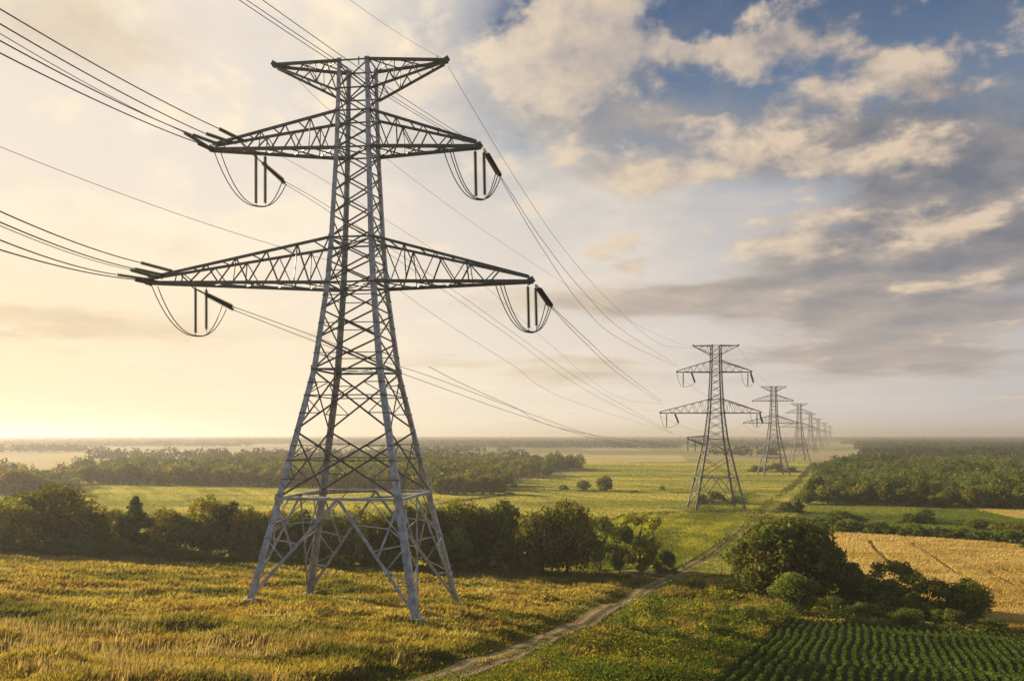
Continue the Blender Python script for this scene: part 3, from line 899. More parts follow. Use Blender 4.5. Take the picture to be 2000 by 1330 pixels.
# ------------------------------------------------------------------ trees
def leaves(P, N, size, cols, asp=0.62):
    """diamond leaf clumps at P (n,3) facing N"""
    n = len(P)
    N = N / (np.linalg.norm(N, axis=1)[:, None] + 1e-9)
    t = rng.normal(size=(n, 3)); u = np.cross(N, t); u /= (np.linalg.norm(u, axis=1)[:, None] + 1e-9)
    v = np.cross(N, u)
    s = (size if hasattr(size, '__len__') else np.full(n, size)) * rng.uniform(.6, 1.35, n)
    a = u * s[:, None]; b = v * (s * asp)[:, None]
    V = np.stack([P - a, P - b * .9 + a * .1, P + a, P + b], 1).reshape(-1, 3)
    Fc = np.arange(n * 4).reshape(n, 4)
    return V, Fc, np.repeat(cols, 4, 0)
def crown_points(kind, n, H, Rr, seed):
    r = np.random.default_rng(seed)
    light = kind.startswith('light_'); kind = kind.replace('light_', '')
    pal = dict(round=(.078, .082, .015), dome=(.070, .080, .015), tall=(.075, .084, .016), shrub=(.062, .080, .017), open=(.095, .105, .020), spire=(.050, .062, .016), golden=(.122, .112, .018), lump=(.064, .078, .018))[kind]
    pal = np.array(pal) * 2.15
    if light: pal = pal * np.array((1.45, 1.45, 1.12))
    lob = []
    if kind in ('round', 'golden', 'tall', 'dome', 'lump'):
        nl = {'dome': 95, 'lump': 16}.get(kind, 46)
        for i in range(nl):
            zz = 1 - 1.78 * (i + .5) / nl                      # lobes spread evenly over an egg-shaped crown
            a = i * 2.39996 + r.uniform(-.25, .25)
            pr = math.sqrt(max(0, 1 - zz * zz)) * (1.0 if zz < 0 else .96)
            jit = r.uniform(.62, .92) if kind != 'dome' else r.uniform(.74, .90)
            q = Rr * pr * jit
            z = H * (.50 + .43 * zz * (jit + .08))
            if kind == 'tall': z = H * (.48 + .47 * zz * jit); q *= 1 - .25 * max(0, zz)
            lob.append((q * math.cos(a), q * math.sin(a), z, Rr * (r.uniform(.22, .36) if kind != 'dome' else r.uniform(.17, .25))))
        for i in range(nl // 5): lob.append((r.normal() * .2 * Rr, r.normal() * .2 * Rr, H * r.uniform(.15, .7), Rr * .38))
    elif kind == 'open':
        for i in range(34):
            h = r.uniform(.0, 1); a = r.uniform(0, 6.283)
            q = Rr * (math.sin(math.pi * (.15 + .75 * h)) ** .6) * r.uniform(.45, .95)
            lob.append((q * math.cos(a), q * math.sin(a), H * (.16 + .78 * h), Rr * r.uniform(.18, .30)))
        for i in range(16):
            h = r.uniform(.08, .5); a = r.uniform(0, 6.283); q = Rr * r.uniform(.15, .8)
            lob.append((q * math.cos(a), q * math.sin(a), H * h, Rr * r.uniform(.16, .26)))
    elif kind == 'shrub':
        for i in range(22):
            h = r.uniform(0, 1); a = r.uniform(0, 6.283)
            q = Rr * math.sqrt(max(0, 1 - (h * .92) ** 2)) * math.sqrt(r.uniform(.1, 1)) * .8
            lob.append((q * math.cos(a), q * math.sin(a), H * (.08 + .80 * h), Rr * r.uniform(.25, .40)))
    else:
        for i in range(46):
            h = r.uniform(0.02, 1); a = r.uniform(0, 6.283)
            q = Rr * (1 - h) ** .75 * r.uniform(.3, .95)
            lob.append((q * math.cos(a), q * math.sin(a), H * (.08 + .89 * h), Rr * (.16 + .22 * (1 - h)) * r.uniform(.8, 1.2)))
    lob = np.array(lob)
    w = lob[:, 3] ** 2; k = r.choice(len(lob), n, p=w / w.sum())
    d = r.normal(size=(n, 3)); d /= np.linalg.norm(d, axis=1)[:, None]
    rad = lob[k, 3] * (r.uniform(.12, 1, n) ** .42)
    sq = np.array((1, 1, .85))
    P = lob[k, :3] + d * rad[:, None] * sq
    stray = r.uniform(size=n) < .06
    P[stray] += d[stray] * lob[k[stray], 3][:, None] * .35
    P[:, 2] = np.maximum(P[:, 2], .02 * H)
    N = d + r.normal(size=(n, 3)) * .42
    tone = r.uniform(.62, 1.45, len(lob)); hue = r.normal(size=len(lob)) * .08
    c = pal[None] * (tone[k] * r.uniform(.75, 1.25, n))[:, None]
    c[:, 0] *= 1 + hue[k] * 1.3; c[:, 2] *= 1 - hue[k] * .5
    return P, N, np.clip(c, .004, .6), lob
KINDS = {}
def tree_proto(kind, seed, n, leaf):
    H, Rr = 10.0, {'round': 5.2, 'golden': 4.6, 'tall': 3.6, 'shrub': 5.2, 'open': 4.6, 'spire': 3.2, 'dome': 5.2}[kind.replace('light_', '')]
    P, N, c, lob = crown_points(kind, n, H, Rr, seed)
    V, Fc, cc = leaves(P, N, leaf, c)
    cm = mesh_np(kind + '_crown', V, Fc, cc)
    cm.materials.append(M_LEAF)
    r = random.Random(seed)
    mb = MB()
    top = H * (.72 if 'shrub' not in kind else .4)
    r0 = .30 if 'shrub' not in kind else .12
    pts = [Vector((math.sin(i * 1.3 + seed) * .12 * i / 3, math.cos(i * 1.7 + seed) * .12 * i / 3, top * i / 7 - (.3 if i == 0 else 0))) for i in range(8)]
    mb.tube(pts, [r0 * (1.25 if i == 0 else 1) * (1 - .8 * i / 7) for i in range(8)], 7)
    for L in r.sample(list(lob), min(10, len(lob))):
        e = Vector(L[:3]); z = min(top * .8, max(.12 * H, e.z * .55)); k = z / top * 7; i = int(k)
        s = pts[i].lerp(pts[min(7, i + 1)], k - i)
        m = s.lerp(e, .5) + Vector((0, 0, .3))
        mb.tube([s, m, e], [r0 * .42, r0 * .28, r0 * .1], 5)
    tm = mb.mesh(kind + '_trunk'); tm.materials.append(M_BARK)
    mins = V.min(0); maxs = V.max(0)
    return dict(crown=cm, trunk=tm, h=maxs[2], w=(maxs[0] - mins[0] + maxs[1] - mins[1]) / 2)
for kind, cnt in (('round', 3), ('tall', 3), ('golden', 2), ('shrub', 3), ('open', 3), ('spire', 2), ('dome', 1), ('light_shrub', 2), ('light_tall', 2), ('light_open', 1)):
    KINDS[kind] = [tree_proto(kind, 100 + 13 * i + len(kind), {'round': 7500, 'shrub': 4200, 'open': 5200, 'spire': 4200, 'dome': 17000}.get(kind, 6000), .27) for i in range(cnt)]
MIDK = {k: [tree_proto(k, 300 + 7 * i + len(k), 1500, .52) for i in range(3)] for k in ('round', 'tall', 'golden', 'shrub')}
tcount = [0]
def place_tree(loc, h, w, kind, label, cat='tree', group=None, name=None, lib=KINDS, keep=True):
    tcount[0] += 1
    pr = lib[kind][tcount[0] % len(lib[kind])]
    nm = name or {'shrub': 'bush', 'light_shrub': 'bush', 'spire': 'conifer_tree'}.get(kind, 'broadleaf_tree')
    root = empty(nm, loc, random.uniform(0, 6.28))
    root.scale = (w / pr['w'], w / pr['w'], h / pr['h'])
    tag(root, label, cat, group)
    c = bpy.data.objects.new('crown', pr['crown']); COL.objects.link(c); c.parent = root
    t = bpy.data.objects.new('trunk', pr['trunk']); COL.objects.link(t); t.parent = root
    return root
def tree_px(px, base, top, wpx, kind, label, cat='tree', group=None, dd=0.0, lib=KINDS):
    p = hit(px, base)
    if dd:
        u = p.x / p.y; p = Vector((p.x + u * dd, p.y + dd, 0)); p.z = float(terrain(p.x, p.y))
    h = (EYE - (top - HORY) / F * p.y) - p.z
    return place_tree(p - Vector((0, 0, .1)), h, wpx / F * p.y, kind, label, cat, group, lib=lib)
HG = 'trees of the dark hedgerow behind the golden meadow'
near = [
 (20, 1084, 975, 130, 'golden', 'golden-brown tree at the far left end of the hedgerow, cut by the frame'),
 (100, 1085, 950, 165, 'round', 'big dark rounded tree near the left end of the hedgerow, tallest on that side'),
 (170, 1088, 1000, 80, 'golden', 'small golden tree tucked right of the big dark rounded one'),
 (213, 1088, 992, 90, 'golden', 'brownish medium tree left of the pointed one in the hedgerow'),
 (265, 1092, 975, 88, 'spire', 'dark pointed conifer-like tree in the left hedgerow'),
 (325, 1092, 992, 85, 'golden', 'medium brownish tree right of the pointed one in the hedgerow'),
 (365, 1096, 1010, 75, 'shrub', 'low dark bushy tree left of the golden-topped one'),
 (405, 1098, 968, 90, 'golden', 'golden-topped tall tree in the middle of the left hedgerow'),
 (450, 1100, 985, 85, 'tall', 'greenish tree just right of the golden-topped one'),
 (490, 1104, 992, 85, 'golden', 'golden tree beside the nearest pylon\'s left leg'),
 (540, 1104, 995, 85, 'golden', 'yellowish tree seen through the left side of the pylon base'),
 (590, 1108, 1000, 85, 'tall', 'dark tree behind the rear left leg of the pylon'),
 (640, 1110, 996, 90, 'round', 'dark rounded tree seen through the middle of the pylon base'),
 (690, 1112, 990, 85, 'golden', 'amber tree framed under the pylon belt'),
 (740, 1112, 998, 85, 'round', 'dark green tree left of the front right pylon leg'),
 (790, 1112, 985, 85, 'tall', 'dark tree directly behind the front right pylon leg'),
 (835, 1112, 992, 80, 'round', 'dark tree behind the rear right pylon leg'),
 (885, 1114, 985, 90, 'round', 'dark green tree just right of the pylon\'s right legs'),
 (930, 1114, 990, 85, 'round', 'dark rounded tree second right of the pylon'),
 (980, 1116, 988, 85, 'tall', 'dark green tree left of the big central clump'),
 (895, 1118, 1035, 62, 'light_shrub', 'light green bush-like young tree in front of the dark trees by the pylon'),
 (945, 1116, 1080, 60, 'light_shrub', 'low light bush at the foot of the dark trees right of the pylon'),
 (982, 1120, 1052, 42, 'light_tall', 'slim pale green sapling left of the big central tree'),
 (1008, 1122, 1075, 30, 'light_tall', 'smallest pale sapling touching the big central tree'),
 (1060, 1130, 1000, 105, 'round', 'left half of the big central tree pair, broad and brownish green'),
 (1108, 1132, 992, 100, 'round', 'taller right half of the big central tree pair'),
 (1172, 1126, 1016, 75, 'open', 'dark gappy tree right of the big central pair'),
 (1210, 1122, 1030, 60, 'open', 'small gappy tree with bright field showing under it'),
 (1250, 1122, 1012, 82, 'light_open', 'feathery lighter willow-like tree at the right end of the central row'),
 (1300, 1122, 1074, 50, 'shrub', 'dark rounded bush ending the central row beside the track'),
]
for (px, b, t, w, k, lab) in near:
    tree_px(px, b, t, w * (1.26 if 860 < px < 1290 and w > 70 else 1.12), k, lab, 'bush' if 'shrub' in k else 'tree', HG, dd=4.0).scale.z *= (1.15 if 830 < px < 1290 and w > 55 else 1.08)
for i, px in enumerate(np.linspace(-10, 1010, 26)):
    base = np.interp(px, [0, 480, 1000], [1086, 1108, 1122]); hh_ = random.uniform(28, 52)
    tree_px(px + random.uniform(-10, 10), base, base - hh_, random.uniform(55, 85), 'shrub', 'low dark shrub filling the foot of the hedgerow', 'bush', 'low shrubs along the foot of the hedgerow', dd=random.uniform(1, 7))
for (px, b, t, w, lab) in ((325, 1174, 1155, 64, 'small dark scrubby bush alone in the golden meadow left of the pylon'),
                           (618, 1168, 1150, 70, 'low scrub at the rear left foot of the nearest pylon'),
                           (515, 1192, 1178, 60, 'low green scrub at the front left foot of the nearest pylon'),
                           (250, 1212, 1196, 80, 'low dark green weed patch in the near left meadow'),
                           (850, 1222, 1208, 70, 'low green scrub at the front right foot of the nearest pylon')):
    tree_px(px, b, t, w, 'shrub', lab, 'bush', 'scrubby bushes in the golden meadow')
RG = 'trees and bushes of the dark clump on the right'
right = [
 (1535, 1178, 1003, 218, 'dome', 'largest dark round tree on the right, beside the track and the power line', 3.0),
 (1552, 1205, 1112, 95, 'light_shrub', 'lighter yellow-green rounded bush in front of the largest round tree', 0),
 (1655, 1175, 1092, 80, 'tall', 'dark green bush-like tree right behind the largest round tree', 3),
 (1700, 1190, 1118, 62, 'shrub', 'low dark bush between the round tree and the forked tree', 2),
 (1745, 1192, 1090, 122, 'open', 'forked open-crowned tree with visible branches against the golden field', 0),
 (1812, 1212, 1124, 92, 'open', 'smaller sparse tree right of the forked one', 0),
 (1888, 1215, 1126, 92, 'round', 'last dark rounded tree at the right end of the clump', 0),
 (1620, 1205, 1160, 70, 'shrub', 'low shadowed bush right of the yellow-green bush', 0),
 (1680, 1215, 1175, 80, 'shrub', 'low dark undergrowth bush above the crop rows, left of the forked tree', 0),
 (1770, 1225, 1185, 85, 'shrub', 'low dark bush at the foot of the forked tree', 0),
 (1850, 1228, 1185, 75, 'shrub', 'low dark bush between the last two trees of the clump', 0),
 (1930, 1235, 1205, 80, 'shrub', 'low dark bush at the far right edge of the crop rows', 0),
 (1405, 1250, 1215, 90, 'shrub', 'dark green bush on the slope between track and crop rows', 0),
 (1470, 1225, 1180, 70, 'shrub', 'greyish-green bush just left of the crop field corner', 0),
]
for (px, b, t, w, k, lab, dd) in right:
    tree_px(px, b, t, w * 1.08, k, lab, 'bush' if 'shrub' in k else 'tree', RG, dd=dd)
MG = 'scattered field trees and bushes'
mid = [
 (1140, 958, 936, 30, 'round', 'smaller of two round field trees in the meadow right of the pylon'),
 (1181, 960, 925, 36, 'round', 'larger of two round field trees in the meadow right of the pylon'),
 (1100, 957, 946, 22, 'shrub', 'tiny bush left of the two round field trees'),
 (1004, 953, 943, 14, 'tall', 'lone tiny tree in the meadow beside the end of the left wood'),
 (1293, 958, 948, 12, 'shrub', 'tiny lone bush left of the second pylon'),
 (1372, 985, 962, 34, 'shrub', 'low bush at the left foot of the second pylon'),
 (1400, 983, 957, 50, 'shrub', 'dark bush between the legs of the second pylon'),
 (1440, 985, 966, 40, 'shrub', 'low bush at the right foot of the second pylon'),
 (1478, 922, 908, 44, 'shrub', 'left bush under the third pylon'),
 (1512, 922, 903, 46, 'shrub', 'middle bush under the third pylon'),
 (1545, 922, 911, 36, 'shrub', 'right bush under the third pylon'),
 (1535, 1000, 978, 34, 'shrub', 'bush on the track verge left of the right-hand wood'),
 (1560, 1002, 972, 30, 'spire', 'small pointed tree on the track verge beside the right-hand wood'),
 (1578, 985, 955, 34, 'tall', 'small tree at the near corner of the right-hand wood'),
 (1640, 1022, 994, 66, 'shrub', 'brown-green bush standing in the green field, leftmost there'),
 (1672, 1022, 1004, 60, 'shrub', 'low spreading bush touching the brown-green one'),
 (1775, 1022, 1000, 46, 'shrub', 'left lobe bush in the middle of the green field'),
 (1808, 1022, 992, 52, 'shrub', 'taller bush in the middle of the green field'),
 (1907, 1034, 1010, 44, 'round', 'rounded brownish bush in the green field toward the right edge'),
 (1962, 1042, 1014, 50, 'round', 'reddish-brown bush at the right frame edge'),
 (1992, 1060, 1018, 60, 'round', 'dark bush cut by the right frame edge above the golden field'),
]
for (px, b, t, w, k, lab) in mid:
    tree_px(px, b, t, w * 1.1, k, lab, 'bush' if k in ('shrub',) else 'tree', MG, lib=MIDK if k in MIDK else KINDS)
for i, px in enumerate(np.linspace(1560, 2010, 24)):
    base = np.interp(px, [1560, 1640, 1990, 2010], [1030, 1038, 1062, 1072])
    tree_px(px + random.uniform(-5, 5), base, base - random.uniform(14, 30), random.uniform(38, 60), 'shrub', 'dark hedge bush along the upper edge of the golden field', 'bush', 'hedge bushes above the golden field', lib=MIDK)
# front rows of the woods, tree by tree
for i, px in enumerate(np.linspace(1592, 2040, 36)):
    base = np.interp(px, [1592, 2040], [980, 994]) + random.uniform(-3, 4); 
    tree_px(px + random.uniform(-4, 4), base, base - random.uniform(28, 58), random.uniform(30, 54), random.choice(('tall', 'round', 'tall')), 'dark tree in the front row of the right-hand wood', 'tree', 'front row of the right-hand wood', lib=MIDK)
for i, px in enumerate(np.linspace(165, 850, 46)):
    base = np.interp(px, [165, 560, 850], [945, 951, 963])
    tree_px(px + random.uniform(-5, 5), base, base - random.uniform(24, 48), random.uniform(26, 46), random.choice(('tall', 'round', 'golden')), 'hazy tree in the front row of the left-hand wood', 'tree', 'front row of the left-hand wood', lib=MIDK)
for i, px in enumerate(np.linspace(860, 975, 8)):
    tree_px(px, 966 - .02 * i, 966 - random.uniform(30, 45), random.uniform(34, 44), random.choice(('round', 'tall', 'golden')), 'tree of the low clump at the right end of the left-hand wood', 'tree', 'clump at the end of the left-hand wood', lib=MIDK)
for i, px in enumerate(np.linspace(-20, 140, 9)):
    tree_px(px, 966 + random.uniform(-2, 3), np.interp(px, [0, 140], [908, 940]) + random.uniform(-6, 6), random.uniform(44, 60), random.choice(('round', 'golden')), 'shadowed tree of the grove behind the hedgerow at the left edge', 'tree', 'grove at the left edge', lib=MIDK)

# ------------------------------------------------------------------ woods as one mass each
LOD = {k: [crown_points('lump', 420, 10.0, 5.0, 500 + 31 * i + len(k)) for i in range(4)] for k in ('round', 'tall', 'golden')}
def merged_trees(name, pts, hs, ws, leafm, nleaf, label, cat, gold=0.2):
    Vs, Fs, Cs = [], [], []; nv = 0
    for (x, y), h, w in zip(pts, hs, ws):
        k = 'golden' if random.random() < gold else random.choice(('round', 'tall'))
        P, N, c, _ = LOD[k][random.randrange(4)]
        if k == 'golden': c = c * np.array((1.4, 1.2, .9))
        idx = rng.choice(len(P), nleaf, replace=False)
        a = random.uniform(0, 6.28); ca, sa = math.cos(a), math.sin(a)
        p = P[idx]; q = np.empty_like(p)
        q[:, 0] = (p[:, 0] * ca - p[:, 1] * sa) * w / 10; q[:, 1] = (p[:, 0] * sa + p[:, 1] * ca) * w / 10; q[:, 2] = p[:, 2] * h / 10
        q += np.array((x, y, float(terrain(x, y))))
        V, Fc, cc = leaves(q, N[idx] * np.array((1.6, 1.6, 1.6)), leafm * (y / 400.0) ** .5, c[idx] * random.uniform(.8, 1.35))
        Vs.append(V); Fs.append(Fc + nv); Cs.append(cc); nv += len(V)
    o = link_mesh(name, mesh_np(name, np.concatenate(Vs), np.concatenate(Fs), np.concatenate(Cs)), M_LEAF_FAR)
    tag(o, label, cat, kind='stuff'); return o
def scatter(poly, spacing):
    xs = [p[0] for p in poly]; ys = [p[1] for p in poly]
    n = int((max(xs) - min(xs)) * (max(ys) - min(ys)) / spacing ** 2)
    x = rng.uniform(min(xs), max(xs), n); y = rng.uniform(min(ys), max(ys), n)
    k = inpoly(x, y, poly)
    return np.stack([x[k], y[k]], 1)
def wood(name, polypx, spacing, h0, h1, leafm, nleaf, label, gold=.2):
    poly = [hit(*p) for p in polypx]
    pts = scatter(poly, spacing)
    gap = fbm(pts[:, 0] / 55., pts[:, 1] / 40., 61, 3)
    pts = pts[gap < .64]
    hs = rng.uniform(h0, h1, len(pts)) * (.55 + .9 * fbm(pts[:, 0] / 22., pts[:, 1] / 22., 62, 3)); ws = rng.uniform(spacing * 1.0, spacing * 1.6, len(pts))
    return merged_trees(name, pts, hs, ws, leafm, nleaf, label, 'wood', gold)
wood('woodland', [(1595, 976), (2080, 990), (2300, 975), (2300, 920), (1900, 914), (1660, 912), (1622, 918), (1592, 940)], 6.8, 8.5, 12.5, .60, 330, 'dark dense wood filling the right side behind the green field', .12)
wood('woodland', [(160, 944), (560, 949), (850, 961), (985, 958), (1000, 940), (1150, 921), (1080, 913), (850, 914), (560, 916), (250, 920), (150, 930)], 7.5, 9, 13.5, .66, 300, 'hazy brownish wood stretching behind the nearest pylon on the left', .2)
wood('woodland', [(-260, 962), (130, 962), (150, 950), (90, 940), (-260, 938)], 7.5, 9, 13, .66, 300, 'dark grove at the left edge behind the hedgerow', .3)
# far woods toward the horizon
FX = []; FYs = []
n = 70000
D = 900 * (13000 / 900) ** rng.uniform(0, 1, n); X = rng.uniform(-.85, .85, n) * D
nz = fbm(X / 620.0, D / 170.0, 91, 3)
rightness = sstep(X / D, .34, .42)
row_line = np.abs(X - (.392 * D - 45))          # the cleared strip under the line
keep = (nz + .22 * rightness + .05 * sstep(D, 3000, 7000) > .585) & ~((row_line < 55) & (D < 2500)) & ~((np.abs(X / D) < .36) & (D < 800))
keep &= ~((X / D > .02) & (X / D < .34) & (D < 1050))
for pf in ([(1085, 887), (1345, 887), (1345, 905), (1085, 905)], [(-350, 885), (60, 888), (420, 876), (200, 892), (90, 925), (-350, 930)], [(1640, 885), (1750, 884), (1750, 894), (1640, 895)], [(1820, 881), (1920, 881), (1920, 889), (1820, 889)]):
    keep &= ~inpoly(X, D, [hit(*p) for p in pf])
X, D = X[keep], D[keep]
Vs, Fs, Cs = [], [], []
n = len(X); per = 18
base = np.repeat(np.stack([X, D, np.zeros(n)], 1), per, 0)
sz = np.repeat(np.maximum(3.0, D * .0028), per)
wd = np.repeat(np.maximum(5.5, D * .0055) * rng.uniform(.8, 1.25, n), per)
th = rng.uniform(0, 6.283, n * per); ra_ = np.sqrt(rng.uniform(0, 1, n * per))
ht = np.repeat(rng.uniform(8, 15, n), per) * np.sqrt(1 - .92 * ra_ ** 2) * rng.uniform(.25, 1, n * per) ** .35
P = base + np.stack([np.cos(th) * ra_ * wd, np.sin(th) * ra_ * wd, ht], 1)
cc = np.array((.055, .066, .018))[None] * np.repeat(rng.uniform(.6, 1.4, n), per)[:, None] * rng.uniform(.8, 1.2, n * per)[:, None]
V, Fc, cv = leaves(P, np.stack([np.cos(th) * ra_, np.sin(th) * ra_, .9 - ra_ * .5], 1) + rng.normal(size=(n * per, 3)) * .4, np.minimum(sz, 14) * .6, cc)
V[:, 2] = np.maximum(V[:, 2], 0.3)
o = link_mesh('distant_woods', mesh_np('distant_woods', V, Fc, cv), M_LEAF_FAR)
tag(o, 'far bands of woods fading into haze along the horizon', 'wood', kind='stuff')

# ------------------------------------------------------------------ meadow grass
def blades(name, n, dlo, dhi, spread, hfun, colfun, exclude, mat, label, cat, wk=.00105, lean=.30, pw=1.0, vary=.3):
    D = dlo * (dhi / dlo) ** (rng.uniform(0, 1, n) ** pw)
    X = rng.uniform(spread[0], spread[1], n) * D
    k = ~exclude(X, D); X, D = X[k], D[k]
    n = len(X)
    z = terrain(X, D)
    col = colfun(X, D)
    h = hfun(X, D, n)
    ang = rng.uniform(0, 6.283, n)
    w = D * wk * rng.uniform(.6, 1.5, n)
    ln = rng.normal(size=(n, 2)) * lean + np.array((.16, -.05))
    bx, by = np.cos(ang) * w, np.sin(ang) * w
    base = np.stack([X, D, z - .03], 1)
    tip = base + np.stack([ln[:, 0] * h, ln[:, 1] * h, h], 1)
    mid = base + np.stack([ln[:, 0] * h * .35, ln[:, 1] * h * .35, h * .6], 1)
    off = np.stack([bx, by, np.zeros(n)], 1)
    V = np.stack([base - off, base + off, mid + off * .8, tip, mid - off * .8], 1).reshape(-1, 3)
    Fc = np.arange(n * 5).reshape(n, 5)
    c = np.repeat(col * rng.uniform(1 - vary, 1 + vary, n)[:, None], 5, 0)
    o = link_mesh(name, mesh_np(name, V, Fc, np.clip(c, 0, .9)), mat)
    tag(o, label, cat, kind='stuff'); return o
def ex_meadow(X, D):
    dl = dist_line(X, D, TRACK); e = (dl < 1.35 + .5 * fbm(X, D, 8, 2)) & (dl > .33)
    e |= dist_line(X, D, SPUR) < .7
    e |= inpoly(X, D, BEAN) | inpoly(X, D, WHEAT)
    e |= (D > np.interp(X, [p.x for p in HEDGE], [p.y for p in HEDGE]) + 12) & (X < 30)
    return e
def meadow_h(X, D, n):
    g = fbm(X / 4.0, D / 4.0, 13, 3)
    dt = dist_line(X, D, TRACK)
    h = .42 + .60 * sstep(g, .3, .8) + .25 * fbm(X / 1.3, D / 1.3, 14, 2)
    h *= .22 + .78 * sstep(dt, 1.4, 4.5)
    return h * rng.uniform(.55, 1.25, n)
blades('meadow_grass', 620000, 40, 165, (-.68, .62), meadow_h, meadow_color, ex_meadow, M_GRASS, 'tall dry golden grass mixed with green weeds covering the slope', 'grass')
# taller dry stalks and seed heads standing out of the grass nearest the camera
def stalk_ex(X, D):
    return ex_meadow(X, D) | (dist_line(X, D, TRACK) < 4) | (fbm(X / 6.0, D / 4.0, 71, 3) < .53 + .10 * sstep(X, -25, 10)) | (X > np.interp(D, [p.y for p in TRACK], [p.x for p in TRACK]))
blades('dry_stalks', 30000, 40, 72, (-.68, .20), lambda X, D, n: rng.uniform(.8, 1.5, n), lambda X, D: np.array((.40, .32, .17)) * (.6 + .7 * vnoise(X * 3, D * 3, 4))[:, None], stalk_ex, M_GRASS, 'pale dry stalks standing above the grass in the near left', 'grass', .00036, .12)
# leafy weeds: green clumps in the meadow and all over the verge right of the track
n = 26000
D = 42 * (150 / 42.0) ** rng.uniform(0, 1, n); X = rng.uniform(-.66, .5, n) * D
g = fbm(X / 5.5, D / 4.5, 63, 3)
tx = np.interp(D, [p.y for p in TRACK], [p.x for p in TRACK]); dh = dist_line(X, D, HEDGE)
want = np.where(X > tx, .43, .66) - .22 * (1 - sstep(dh, 3, 12))
k = (g > want) & ~ex_meadow(X, D) & (dist_line(X, D, TRACK) > 3.2)
X, D, g = X[k], D[k], (g - want)[k]; n = len(X); per = 22
hgt = (.35 + 3.2 * np.clip(g, 0, .25)) * rng.uniform(.6, 1.3, n) * np.where(X > np.interp(D, [p.y for p in TRACK], [p.x for p in TRACK]), 1.7, 1.0)
P = np.repeat(np.stack([X, D, terrain(X, D)], 1), per, 0)
hh = np.repeat(hgt, per)
P = P + np.stack([rng.normal(size=n * per) * .32, rng.normal(size=n * per) * .32, rng.uniform(.05, 1, n * per) * hh], 1)
tint = np.repeat(fbm(X / 3., D / 3., 5, 2), per)[:, None]
cw = np.array((.105, .145, .026)) + (np.array((.30, .26, .04)) - np.array((.105, .145, .026))) * sstep(tint, .45, .7)
V, Fc, cv = leaves(P, rng.normal(size=(n * per, 3)) + np.array((0, 0, .3)), np.repeat(D, per) * .0016, cw * rng.uniform(.65, 1.35, n * per)[:, None])
o = link_mesh('meadow_weeds', mesh_np('meadow_weeds', V, Fc, cv), M_GRASS)
tag(o, 'leafy green weeds and scrub along the track and through the grass', 'weeds', kind='stuff')
# crop rows
dirv = np.array((.40, 1.0)); dirv /= np.linalg.norm(dirv); perp = np.array((dirv[1], -dirv[0]))
c0 = np.array([(p.x, p.y) for p in BEAN]).mean(0)
Ps = []
for i in range(-106, 107):
    s = rng.uniform(-60, 60, 9000)
    wob = .5 * (fbm(s / 6.0, np.full(len(s), i * .08), 2, 2) - .5) * 2
    r_ = rng.uniform(-.30, .30, len(s))
    q = c0 + dirv * s[:, None] + perp * (i * .92 + wob + r_)[:, None]
    k = inpoly(q[:, 0], q[:, 1], BEAN) & (q[:, 1] > 40)
    q = q[k]; r_ = r_[k]
    top = .58 * (1 - (r_ / .37) ** 2) * (.88 + .24 * vnoise(s[k] * 1.1, np.full(len(q), i * 3.7), 3))
    Ps.append(np.column_stack([q, terrain(q[:, 0], q[:, 1]) + .06 + rng.uniform(.25, 1, len(q)) ** .6 * top]))
P = np.concatenate(Ps)
k = P[:, 1] > 42; P = P[k]
cw = np.array((.092, .138, .028))[None] * rng.uniform(.8, 1.2, len(P))[:, None] * (.8 + .5 * fbm(P[:, 0] / 6, P[:, 1] / 6, 44, 3))[:, None]
V, Fc, cv = leaves(P, rng.normal(size=(len(P), 3)) * .5 + np.array((0, 0, 1)), np.full(len(P), .135), cw, .8)
o = link_mesh('bean_rows', mesh_np('bean_rows', V, Fc, cv), M_CROP)
tag(o, 'wavy rows of dark green leafy crop in the right foreground field', 'crop', kind='stuff')
# standing wheat
wx = [p.x for p in WHEAT]; wy = [p.y for p in WHEAT]
for t in TRAM: ribbon('wheel_track', t, .6, M_TRACK, 0.12, cr=(.16, .12, .04), cg=(.20, .15, .05))
def wheat_ex(X, D):
    e = ~inpoly(X, D, WHEAT)
    for t in TRAM: e |= dist_line(X, D, t) < .6
    return e
def wheat_col(X, D):
    f = fbm(X / 9., D / 5., 19, 3)[:, None]
    return np.array((.47, .36, .125)) + (np.array((.56, .45, .21)) - np.array((.47, .36, .125))) * sstep(f, .35, .65)
blades('wheat', 190000, 110, 270, (.30, .72), lambda X, D, n: rng.uniform(.45, .75, n), wheat_col, wheat_ex, M_GRASS, 'ripe golden wheat standing in the right-hand field', 'crop', .0009, .2, vary=.14)

# weedy margins between the fields and along the strip under the line
MARG = [((985, 958), (1180, 961), (1345, 964)), ((860, 986), (1000, 966), (985, 962)), ((1185, 1020), (1240, 1006), (1345, 1002), (1450, 1000)), ((1345, 998), (1450, 997)),
        ((1445, 1040), (1500, 985), (1555, 945), (1590, 905)), ((1480, 1020), (1550, 985), (1580, 950)), ((1545, 1018), (1640, 1030), (1800, 1042)), ((1330, 1112), (1400, 1075), (1432, 1046))]
mp_ = []
for ln_ in MARG:
    q = hp(*ln_)
    for a_, b_ in zip(q[:-1], q[1:]):
        k_ = int((b_ - a_).length * (7 if ln_[0] == (1445, 1040) else 16))
        t_ = rng.uniform(0, 1, k_)[:, None]
        pp = np.array(a_)[None] * (1 - t_) + np.array(b_)[None] * t_
        keep_ = fbm(pp[:, 0] / 6., pp[:, 1] / 6., 15, 3) > .44
        pp = pp[keep_]; mp_.append(pp[:, :2] + rng.normal(size=(len(pp), 2)) * 1.1)
mp_ = np.concatenate(mp_)
mh_ = (.5 + 1.6 * np.clip(fbm(mp_[:, 0] / 4., mp_[:, 1] / 4., 16, 3) - .3, 0, 1)) * rng.uniform(.2, 1, len(mp_))
